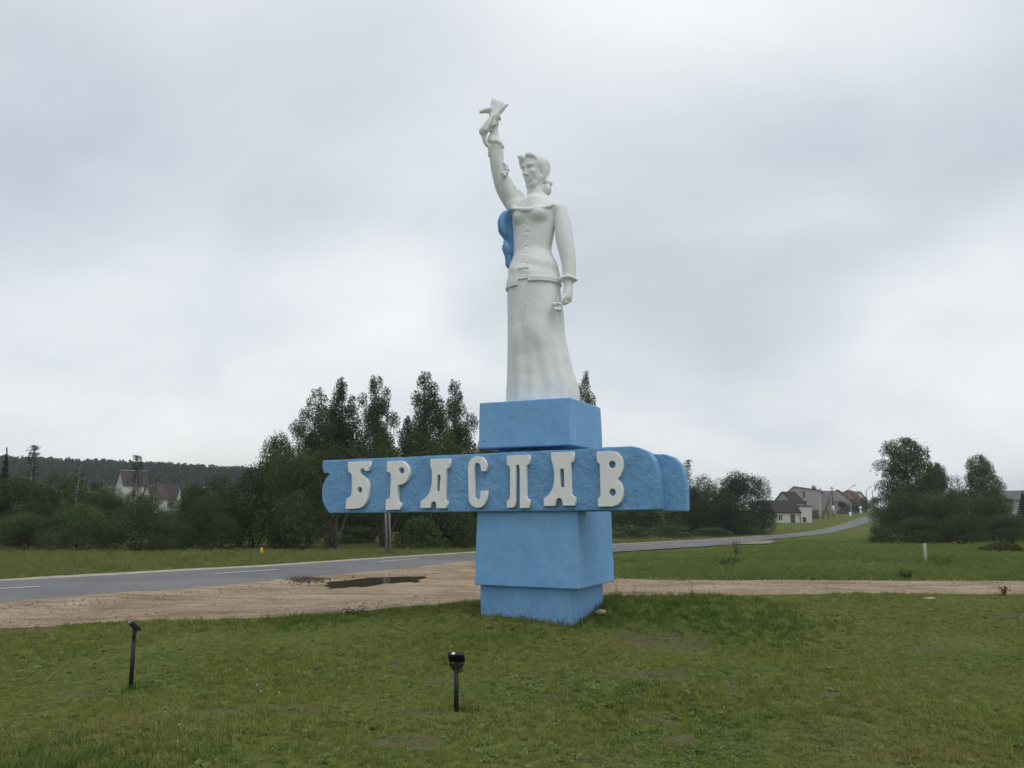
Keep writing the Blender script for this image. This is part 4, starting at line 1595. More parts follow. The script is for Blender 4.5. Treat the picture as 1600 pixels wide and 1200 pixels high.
    F.cone(h(0, .205, -.075), h(0, .200, -.080), .021, .020, 0.01)
    F.ellipsoid(h(0, .144, -.138), (.055, .028, .034), AX, 0.03)
    F.chain([(h(-.040, .142, -.134), .008), (h(-.014, .170, -.126), .011), (h(0, .170, -.129), .011), (h(.014, .170, -.126), .011), (h(.040, .142, -.134), .008)], 0.007)
    F.chain([(h(-.034, .142, -.150), .009), (h(0, .166, -.156), .015), (h(.034, .142, -.150), .009)], 0.007)
    F.chain([(h(-.036, .168, -.1395), .0045), (h(0, .183, -.141), .0055), (h(.036, .168, -.1395), .0045)], 0.006, sub=True)
    F.ellipsoid(h(0, .168, -.182), (.040, .020, .012), AX, 0.02, True)
    # hair: smooth cap, two rolled waves off the parting, chignon at the nape
    F.ellipsoid(h(.008, -.045, .062), (.158, .190, .160), AX, 0.02)
    F.ellipsoid(h(.045, -.085, -.03), (.112, .115, .165), AX, 0.03)
    # from the parting the hair rolls up and away to both sides, then lies flat over the ears
    F.chain([(h(-.022, .118, .158), .030), (h(.030, .112, .192), .044), (h(.088, .088, .168), .042), (h(.120, .045, .112), .030), (h(.128, .000, .030), .024), (h(.122, -.045, -.06), .026), (h(.110, -.09, -.14), .032)], 0.022)
    F.chain([(h(-.030, .122, .152), .030), (h(-.072, .122, .172), .042), (h(-.122, .100, .140), .046), (h(-.148, .060, .070), .040), (h(-.146, .005, -.01), .032), (h(-.13, -.05, -.08), .034)], 0.022)
    F.chain([(h(-.085, .13, .195), .034), (h(-.125, .135, .205), .028), (h(-.146, .140, .212), .018)], 0.018)
    F.chain([(h(-.024, .158, .165), .012), (h(-.022, .10, .222), .014), (h(-.02, .02, .238), .010)], 0.014, sub=True)
    for i in range(7):
        F.chain([(h(.005 + .010 * i, .100 - .045 * i, .196 - .003 * i), .016), (h(.080 + .008 * i, .058 - .045 * i, .166 - .012 * i), .018), (h(.124 + .003 * i, .000 - .035 * i, .085 - .020 * i), .018), (h(.118, -.055 - .012 * i, -.02 - .025 * i), .014)], 0.006)
    for i in range(4):
        F.chain([(h(-.05 - .01 * i, .130 - .035 * i, .186 - .006 * i), .017), (h(-.115 - .008 * i, .100 - .035 * i, .140 - .015 * i), .018), (h(-.140, .045 - .03 * i, .06 - .02 * i), .015)], 0.006)
    F.cone(SP(853, 284, .06), SP(859, 287, .05), .05, .045, 0.02)
    F.ellipsoid(SP(855, 296.5, .07), (.066, .085, .092), None, 0.015)
    F.chain([(SP(848, 288, -.03), .010), (SP(855, 291.5, -.04), .010), (SP(862, 292, -.02), .010)], 0.01, sub=True)
    # uneven skin of old paint and filler
    X, Y, Z = np.meshgrid(*[a.astype(np.float32) for a in F.ax], indexing='ij', sparse=True)
    F.f += (0.0012 * np.sin(23 * X + 9 * Z) * np.sin(19 * Y + 17 * Z) + 0.0008 * np.sin(61 * X + 3) * np.sin(53 * Z + 2 * np.sin(40 * Y))).astype(np.float32)
    return statue_part('figure', F, M['white'])


def build_sheaf():
    lo, hi = SP(742, 250), SP(800, 148)
    F = Field((lo[0] - .1, YS - 0.5, lo[2] - .1), (hi[0] + .1, YS + 0.2, hi[2] + .2), 0.009)
    # bundle of stalks, fanned a little at the top
    tops = [(770.3, 153.5), (774, 155), (777, 158), (780, 157), (782.5, 160), (785.5, 158.8), (772, 160), (778, 163)]
    for i, (x, y) in enumerate(tops):
        dz = -.17 - 0.05 * math.sin(i * 2.1)
        F.chain([(SP(763.5 + i * .6, 203 - (i % 3) * 2, -.19), .022), (SP(767.5 + i * 1.2, 183, dz - .02), .036), (SP(x - .5, y + 11, dz), .036), (SP(x, y + 3, dz), .024), (SP(x, y, dz), .010)], 0.018)
    # two broad leaves
    F.chain([(SP(771, 172, -.19), .062), (SP(760, 172.5, -.20), .048), (SP(753, 174.5, -.21), .030), (SP(750.3, 175.2, -.21), .020)], 0.015, flat=((0.2, 0, 1), 1.2))
    F.chain([(SP(780, 172, -.14), .045), (SP(788, 166.5, -.13), .034), (SP(793, 163.2, -.12), .018)], 0.015, flat=((-0.3, 0, 1), 1.2))
    F.chain([(SP(778, 176, -.24), .02), (SP(781, 185, -.20), .022), (SP(781.5, 188, -.17), .012)], 0.01)
    # the cloth wound round it: a knot, and the end that falls back on the arm
    F.chain([(SP(770, 182, -.24), .04), (SP(764, 192, -.24), .056), (SP(757.5, 203, -.22), .066), (SP(755.5, 206, -.20), .066)], 0.02)
    F.chain([(SP(771, 180, -.28), .014), (SP(765, 192, -.29), .018), (SP(760, 203, -.28), .022)], 0.008)
    F.chain([(SP(756, 208, -.20), .045), (SP(757.5, 218, -.19), .038), (SP(761, 226, -.18), .034), (SP(765, 230, -.18), .03), (SP(765.5, 243, -.14), .03)], 0.02)
    F.ellipsoid(SP(752, 204, -.19), (.03, .04, .055), None, 0.02)
    return statue_part('sheaf', F, M['white'], 1)


def build_flowers():
    lo, hi = SP(858, 498), SP(892, 455)
    F = Field((lo[0] - .05, YS - 0.62, lo[2] - .1), (hi[0] + .05, YS - 0.2, hi[2] + .1), 0.008)
    r = np.random.default_rng(9)
    for cx, cy, dy, R in ((871.5, 479.5, -.45, .062), (866.5, 478, -.42, .045), (868.5, 468, -.40, .036), (874, 484, -.43, .040)):
        c = SP(cx, cy, dy)
        for i in range(9):
            a = 2 * math.pi * i / 9 + r.uniform(-.2, .2)
            q = c + np.array([math.cos(a) * R * .8, -0.02 * r.uniform(0, 1), math.sin(a) * R * .8])
            F.ellipsoid(q, (R * .36, R * .34, R * .36), None, 0.008)
        F.ellipsoid(c + np.array([0, 0.02, 0]), (R * .8, R * .6, R * .8), None, 0.01)
        F.ellipsoid(c + np.array([0.01, -R * .62, 0.004]), (R * .30, R * .30, R * .30), None, 0.008, True)
    F.chain([(SP(871, 477, -.41), .016), (SP(878, 471, -.39), .016), (SP(884, 464, -.38), .012)], 0.01)
    return statue_part('flower_bunch', F, M['white'], 1)


def build_cape():
    lo, hi = SP(768, 426), SP(818, 318)
    F = Field((lo[0] - .1, YS - 0.25, lo[2] - .1), (hi[0] + .1, YS + 0.55, hi[2] + .2), 0.009)

    def fold(u, v, Z, a, b):
        return 0.012 * np.sin(22 * (Z + 0.55 * u)) + 0.008 * np.sin(30 * u + 9 * Z)
    F.loft([(324, 799, 812, .6, .20), (331, 789, 812, .6, .20), (340, 781.5, 812, .6, .20), (355, 779, 812, .6, .20), (364, 780.5, 812, .6, .20), (373, 784, 812, .6, .20), (383, 787, 812, .6, .20), (395, 788, 811, .6, .2),
            (405, 788.5, 810, .6, .2), (413, 791, 808, .6, .2), (420, 797, 806, .6, .2)], BY, 0.01, fold)
    # the edge curls over and forward, with a hollow behind the curl
    F.chain([(SP(795, 330, -.02), .03), (SP(787, 336, -.03), .045), (SP(783, 347, -.04), .052), (SP(784, 358, -.03), .05), (SP(787.5, 365, .0), .035)], 0.02)
    F.chain([(SP(796, 336, -.05), .03), (SP(793.5, 347, -.06), .045), (SP(794, 360, -.05), .04), (SP(797, 368, -.03), .025)], 0.015, sub=True)
    F.chain([(SP(789, 378, .02), .03), (SP(792, 386, -.01), .045), (SP(793, 394, .0), .04), (SP(791.5, 400, .03), .03)], 0.02)
    F.chain([(SP(798, 376, .0), .02), (SP(801, 390, .0), .028)], 0.012, sub=True)
    F.chain([(SP(794, 402, .03), .04), (SP(797, 413, .05), .035)], 0.02)
    o = statue_part('cape', F, M['cape'], 2)
    o['label'] = 'blue painted cape hanging behind the raised arm'
    return o


build_figure()
build_sheaf()
build_flowers()
build_cape()

# ------------------------------------------------------------------ floodlights and posts on the lawn
def floodlight(px, py, top_px, top_py, head_yaw, label, tiltx):
    b = gnd(px, py)
    tp = at(top_px, top_py, b[1])
    o = empty('floodlight', b, label, 'floodlight', 'floodlights on the lawn')
    d = tp - b
    hgt = d[2]
    MB().tube([(0, 0, -0.1), tuple(d * 0.5), tuple(d)], [0.0195, 0.019, 0.019], 10).build('post', M['black'], o, True)
    R = Matrix.Rotation(head_yaw, 4, 'Z')
    T = Matrix.Translation(Vector([float(a) for a in d]))
    X = T @ R

    def part(mb, name, mat, bev=0.002, parent=o):
        q = mb.build(name, mat, parent, bevel=bev)
        q.data.transform(X)
        return q
    # yoke plate, gussets and the two arms of the bracket
    yk = MB()
    yk.box((0, 0, 0.035), (0.115, 0.03, 0.022))
    yk.prism([(-0.05, 0.025), (-0.02, -0.015), (0.02, -0.015), (0.05, 0.025)], -0.008, 0.008, lambda u, v, w: (u, w, v))
    part(yk, 'yoke', M['black'])
    for s in (-1, 1):
        part(MB().box((s * 0.052, 0.0, 0.065), (0.006, 0.022, 0.075)), 'bracket_arm', M['black'])
    part(MB().tube([(0.0, 0, 0.045), (0.0, 0, 0.068)], 0.009, 8), 'bolt', M['black'], 0)
    part(MB().tube([(0.02, 0.0, 0.055), (0.045, -0.02, 0.03), (0.05, -0.02, 0.0), (0.03, -0.012, -0.018), (0.0, -0.018, -0.02)], 0.0045, 6), 'cable', M['black'], 0)
    Xh = X @ Matrix.Translation((0, 0, 0.095)) @ Matrix.Rotation(tiltx, 4, 'X')

    def hpart(mb, name, mat, parent=o, bev=0.003):
        q = mb.build(name, mat, parent, bevel=bev)
        q.data.transform(Xh)
        return q
    hs = MB()
    hs.box((0, 0, 0), (0.13, 0.115, 0.028))
    for k in range(6):
        hs.box((-0.05 + 0.02 * k, 0, -0.021), (0.005, 0.09, 0.014))
    hd = hpart(hs, 'lamp_head', M['black'])
    hpart(MB().box((0, 0, 0.0165), (0.112, 0.097, 0.004)), 'glass', M['glass'], hd, 0)
    hpart(MB().box((-0.018, -0.0592, 0.0), (0.026, 0.002, 0.018)), 'sticker', M['sticker'], hd, 0)
    return o


floodlight(713, 1112, 713, 1046, math.radians(-6), 'black floodlight on a post in the lawn, in front of the blue pedestal', math.radians(-40))
floodlight(204, 1079, 209.5, 994, math.radians(-58), 'slightly leaning black floodlight on a post at the left of the lawn', math.radians(-40))


def stone_mesh(name, r, seed, squash=0.6):
    bm = bmesh.new()
    bmesh.ops.create_icosphere(bm, subdivisions=3, radius=1.0)
    g = np.random.default_rng(seed)
    k = g.normal(0, 1, (6, 3))
    for v in bm.verts:
        p = np.array(v.co)
        s = 1 + sum(0.06 * math.sin(2.2 * float(p @ q) + i) for i, q in enumerate(k))
        v.co = Vector((float(p[0] * r * s * 1.35), float(p[1] * r * s), float(p[2] * r * s * squash)))
    for f in bm.faces:
        f.smooth = True
    me = bpy.data.meshes.new(name)
    bm.to_mesh(me)
    bm.free()
    return me


p = at(939, 959, 11.75)
o = tag(link('field_stone', stone_mesh('field_stone', 0.062, 3), M['stone']), 'pale rounded stone lying in the grass by the pedestal foot', 'stone')
o.location = (p[0], p[1], float(terrain(p[0], p[1])) + 0.045)
p = gnd(1453, 937)
o = tag(link('field_stone', stone_mesh('field_stone', 0.07, 5, 0.4), M['stone']), 'flat pale stone at the right edge of the sandy track', 'stone')
o.location = (p[0], p[1], p[2] + 0.02)

# pale post in the meadow, leaning a little
p = gnd(1446.5, 879)
q = at(1444.5, 849, p[1])
o = empty('marker_post', p, 'pale leaning wooden post standing alone in the meadow', 'post')
MB().tube([(0, 0, -0.2), (0, 0, 0.05), tuple(q - p)], [0.055, 0.055, 0.048], 8).build('shaft', M['palepost'], o, True)
MB().tube([tuple((q - p) * 0.995), tuple((q - p) * 1.02)], [0.046, 0.03], 8).build('worn_top', M['concrete'], o, True)
# yellow post by the verge
p = gnd(408.5, 867)
q = at(408, 852.5, p[1])
o = empty('marker_post', p, 'yellow marker post with a dark cap on the far verge', 'post')
z = float((q - p)[2])
MB().tube([(0, 0, -0.2), (0, 0, z * 0.8)], 0.05, 10).build('shaft', M['yellow'], o, True)
MB().tube([(0, 0, z * 0.8), (0, 0, z * 0.98), (0, 0, z)], [0.052, 0.052, 0.03], 10).build('cap', M['black'], o, True)
# short double concrete pole behind the sign bar
p = gnd(607, 866)
q = at(603.5, 740, p[1])
o = empty('concrete_pole', p, 'slim grey concrete pole seen below the sign bar, before the thicket', 'pole')
d = q - p
MB().tube([(-0.055, 0, -0.3), (-0.05 + d[0], d[1], d[2])], [0.06, 0.05], 8).build('shaft', M['concrete'], o, True)
MB().tube([(0.085, 0.03, -0.3), (0.08 + d[0] * 0.75, d[1], d[2] * 0.75)], [0.045, 0.04], 8).build('stub', M['concrete'], o, True)

# ------------------------------------------------------------------ trees and bushes
def leaves_mesh(name, C, D, size, r, droop=0.0, mat=None, aspect=0.55):
    """one small diamond leaf-spray per centre C"""
    n = len(C)
    a = r.normal(0, 1, (n, 3))
    a[:, 2] -= droop
    a /= np.linalg.norm(a, axis=1)[:, None]
    b = r.normal(0, 1, (n, 3))
    b -= a * (a * b).sum(1)[:, None]
    b /= np.linalg.norm(b, axis=1)[:, None]
    s = (size * r.uniform(0.6, 1.3, n))[:, None]
    V = np.stack([C - a * s * .5, C + b * s * aspect * .5, C + a * s * .5, C - b * s * aspect * .5], 1).reshape(-1, 3)
    Q = np.arange(4 * n).reshape(n, 4)
    me = mesh_np(name, V, Q)
    me.materials.append(mat)
    return me


def birch_meshes(seed, H, W, nleaf, leaf=0.15, bare=0.22, sharp=1.0, loose=0.0, bark='bark_birch', mat='leaf_birch'):
    r = np.random.default_rng(seed)
    tr = MB()
    k = 9
    bend = r.normal(0, 0.02 * H, 2)
    tp = [(bend[0] * (i / k) ** 2, bend[1] * (i / k) ** 2, H * 0.97 * i / k) for i in range(k + 1)]
    tp[0] = (tp[0][0], tp[0][1], -0.4)
    r0 = 0.011 * H + 0.02
    tr.tube(tp, [max(0.012, r0 * (1 - i / k) ** 0.9) for i in range(k + 1)], 7)
    trp = np.array(tp)
    nb = int(30 + 30 * (1 - loose))
    cen, wts = [], []
    for i in range(nb):
        t = bare + (0.98 - bare) * ((i + r.uniform(0, 1)) / nb)
        z0 = H * t
        base = np.array([np.interp(z0, trp[:, 2], trp[:, 0]), np.interp(z0, trp[:, 2], trp[:, 1]), z0])
        q = (t - bare) / (1 - bare)
        prof = ((q + .06) ** 0.35) * (1 - q) ** (0.68 * sharp) * 1.6
        ln = W * max(0.03, min(1.0, prof)) * r.uniform(0.45, 0.85)
        az = i * 2.399 + r.uniform(-.4, .4)
        dx, dy = math.cos(az), math.sin(az)
        pts = []
        for j in range(6):
            s = j / 5
            up = ln * (0.75 * s - 0.35 * s * s) * (0.5 + q)
            pts.append(base + np.array([dx * ln * s, dy * ln * s, up]))
        tr.tube([tuple(p) for p in pts], [max(0.008, r0 * .32 * (1 - q * .6) * (1 - s * .9)) for s in np.linspace(0, 1, 6)], 5, False)
        # hanging twigs
        for j in range(1, 6):
            for m in range(2 if loose < 0.5 else 1):
                c = pts[j] + r.normal(0, 0.10 * ln + 0.05, 3)
                hang = r.uniform(0.25, 1.0) * (0.15 * H * (1 - q) + 0.04 * H)
                cen.append((c, hang, ln))
    P = []
    if loose > .5:
        per = max(3, nleaf // len(cen))
        for c, hang, ln in cen:
            m = max(2, int(per * r.uniform(0.3, 1.7)))
            P.append(c[None, :] + np.stack([r.normal(0, .07 * W, m), r.normal(0, .07 * W, m), -hang * r.uniform(-.1, .9, m)], 1))
    else:
        # foliage in uneven masses along the stem and limbs, each fringed with hanging twigs
        masses = []
        nm = 34 if W < 2.8 else 58
        for i in range(nm):
            q = min(0.97, (i + r.uniform(0, 1)) / nm)
            pr = min(1.0, ((q + .08) ** 0.35) * (1 - q) ** (0.60 * sharp) * 1.55)
            az = i * 2.399 + r.uniform(-.6, .6)
            off = W * pr * r.uniform(0.15, 0.72)
            zz = H * (bare + (1 - bare) * q) - 0.02 * H
            c = np.array([np.interp(zz, trp[:, 2], trp[:, 0]) + off * math.cos(az), np.interp(zz, trp[:, 2], trp[:, 1]) + off * math.sin(az), zz])
            sz = max(0.16, pr) * r.uniform(.7, 1.25) * (1.0 if W < 2.8 else 0.92)
            masses.append((c, np.array([W * .34 * sz, W * .34 * sz, H * (.028 + .040 * sz)])))
        wts = np.array([float(np.prod(s_)) ** .8 for _, s_ in masses])
        wts /= wts.sum()
        for (c, s_), w_ in zip(masses, wts):
            m = max(30, int(nleaf * 0.7 * w_))
            d = r.normal(0, 1, (m, 3))
            d /= np.linalg.norm(d, axis=1)[:, None]
            P.append(c + d * (r.uniform(0, 1, m) ** 0.45)[:, None] * s_ * 1.1)
            # strings hanging from the mass
            ns = max(3, int(nleaf * 0.3 * w_ / 9))
            d = r.normal(0, 1, (ns, 3))
            d /= np.linalg.norm(d, axis=1)[:, None]
            st = c + d * s_ * r.uniform(.8, 1.2, ns)[:, None]
            for k_ in range(9):
                P.append(st + np.stack([r.normal(0, .05, ns), r.normal(0, .05, ns), -(k_ / 9.0) * s_[2] * r.uniform(.6, 1.5, ns)], 1))
    P = np.concatenate(P)
    P = P[P[:, 2] > H * bare * 0.6]
    cm = leaves_mesh('crown', P, None, leaf, r, 0.7, M[mat])
    tm = tr.mesh('trunk', True)
    tm.materials.append(M[bark])
    return tm, cm


def bush_meshes(seed, H, W, nleaf, leaf=0.13, mat='leaf_alder', stems=6, lumps=9, low=0.02, bark='bark'):
    """several stems from one root, a lumpy crown that reaches close to the ground"""
    r = np.random.default_rng(seed)
    tr = MB()
    cl = []
    for i in range(lumps):
        az = i * 2.399 + r.uniform(-.5, .5)
        rad = W * math.sqrt(r.uniform(0.02, 1)) * 0.62
        t = r.uniform(0.25, 0.86)
        hz = H * t * (1 - 0.30 * (rad / W) ** 2)
        cl.append((np.array([rad * math.cos(az), rad * math.sin(az), hz]), np.array([W * r.uniform(.30, .46), W * r.uniform(.30, .46), H * r.uniform(.14, .24)])))
    cl.append((np.array([0, 0, H * .80]), np.array([W * .36, W * .36, H * .2])))
    for i in range(lumps // 2):
        az = i * 2.399 * 2 + 1
        cl.append((np.array([W * .62 * math.cos(az), W * .62 * math.sin(az), H * r.uniform(.12, .28)]), np.array([W * .34, W * .34, H * .16])))
    for i in range(stems):
        az = i * 2 * math.pi / stems + r.uniform(-.3, .3)
        tgt = cl[i % len(cl)][0]
        b = np.array([0.10 * W * math.cos(az), 0.10 * W * math.sin(az), -0.3])
        mid = b * 0.4 + tgt * 0.5
        mid[2] = tgt[2] * 0.5
        tr.tube([tuple(b), tuple(mid), tuple(tgt)], [0.0095 * H + .01, 0.007 * H, 0.003 * H + .004], 6)
    vol = np.array([float(np.prod(s)) ** .75 for _, s in cl])
    vol /= vol.sum()
    P = []
    for (c, s), v in zip(cl, vol):
        m = int(nleaf * v)
        d = r.normal(0, 1, (m, 3))
        d /= np.linalg.norm(d, axis=1)[:, None]
        rad = 0.45 + 0.6 * r.uniform(0, 1, m) ** 0.5
        # sprigs: leaves gathered along short shoots
        sh = r.integers(0, max(4, m // 14), m)
        jit = r.normal(0, 1, (max(4, m // 14), 3))
        jit /= np.linalg.norm(jit, axis=1)[:, None]
        dd = np.where((r.uniform(0, 1, m) < .6)[:, None], jit[sh] + r.normal(0, .12, (m, 3)), d)
        rad = np.where(r.uniform(0, 1, m) < .08, rad * 1.18, rad)
        P.append(c + dd * rad[:, None] * s)
    P = np.concatenate(P)
    P = P[P[:, 2] > H * low]
    cm = leaves_mesh('crown', P, None, leaf, r, 0.1, M[mat])
    tm = tr.mesh('trunk', True)
    tm.materials.append(M[bark])
    return tm, cm


def conifer_meshes(seed, H, W, nleaf, leaf=0.3):
    r = np.random.default_rng(seed)
    tr = MB()
    tr.tube([(0, 0, -0.4), (0, 0, H * .5), (0, 0, H)], [0.02 * H, 0.012 * H, 0.01], 7)
    u = r.uniform(0, 1, nleaf) ** 0.7
    lay = np.round(u * 14) / 14
    z = H * (1.0 - 0.92 * lay) - r.uniform(0, .05, nleaf) * H
    rad = W * (lay + .04) * r.uniform(0.2, 1.05, nleaf)
    az = r.uniform(0, 2 * math.pi, nleaf)
    P = np.stack([rad * np.cos(az), rad * np.sin(az), z - 0.18 * rad], 1)
    cm = leaves_mesh('crown', P, None, leaf, r, 0.2, M['leaf_dark'], 0.5)
    tm = tr.mesh('trunk', True)
    tm.materials.append(M['bark'])
    return tm, cm


# unit kinds, built once at real size and then fitted to each place
KINDS = {
    'birch_a': (birch_meshes(101, 13, 2.1, 44000, .115, .14, .9), 13, 2.1),
    'birch_b': (birch_meshes(102, 13, 2.0, 44000, .115, .14, .95), 13, 2.0),
    'birch_c': (birch_meshes(103, 13, 2.3, 50000, .115, .12, .85), 13, 2.3),
    'birch_wide': (birch_meshes(104, 9, 3.1, 56000, .12, .06, .62), 9, 3.1),
    'birch_thin': (birch_meshes(105, 11, 1.1, 2600, .13, .45, .8, .8), 11, 1.1),
    'birch_bare': (birch_meshes(106, 10, 1.1, 1300, .13, .5, .7, .9), 10, 1.1),
    'alder_a': (bush_meshes(201, 7, 3.0, 21000, .135, 'leaf_alder', 7, 11), 7, 3.0),
    'alder_b': (bush_meshes(202, 7, 3.0, 21000, .135, 'leaf_alder', 6, 14), 7, 3.0),
    'alder_c': (bush_meshes(203, 8, 2.6, 21000, .14, 'leaf_alder', 6, 12, .05), 8, 2.6),
    'alder_open': (bush_meshes(208, 7, 3.0, 18000, .135, 'leaf_alder', 12, 12, .30, 'bark_grey'), 7, 3.0),
    'willow_a': (bush_meshes(204, 4.5, 3.0, 19000, .12, 'leaf_willow', 8, 12), 4.5, 3.0),
    'willow_b': (bush_meshes(205, 4.0, 3.2, 19000, .12, 'leaf_willow', 8, 15), 4.0, 3.2),
    'willow_c': (bush_meshes(206, 5.0, 2.8, 19000, .12, 'leaf_willow', 8, 13), 5.0, 2.8),
    'scrub': (bush_meshes(207, 2.0, 1.6, 5000, .11, 'leaf_willow', 8, 9, 0.0), 2.0, 1.6),
    'conifer': (conifer_meshes(301, 9, 2.2, 5000, .32), 9, 2.2),
}


def plant(kind, px, Y, top, hw, label, group, name, cat, rz=None, squash=1.0):
    (tm, cm), H, W = KINDS[kind]
    x = (px - 800) / 1309.0 * Y
    z = float(terrain(x, Y))
    tz = at(px, top, Y)[2]
    h = tz - z
    w = hw * Y / 1309.0
    o = empty(name, (x, Y, z), label, cat, group, rz if rz is not None else random.uniform(0, 6.28))
    o.scale = (w / W, w / W * squash, h / H)
    link('trunk', tm, None, o)
    link('crown', cm, None, o)
    return o


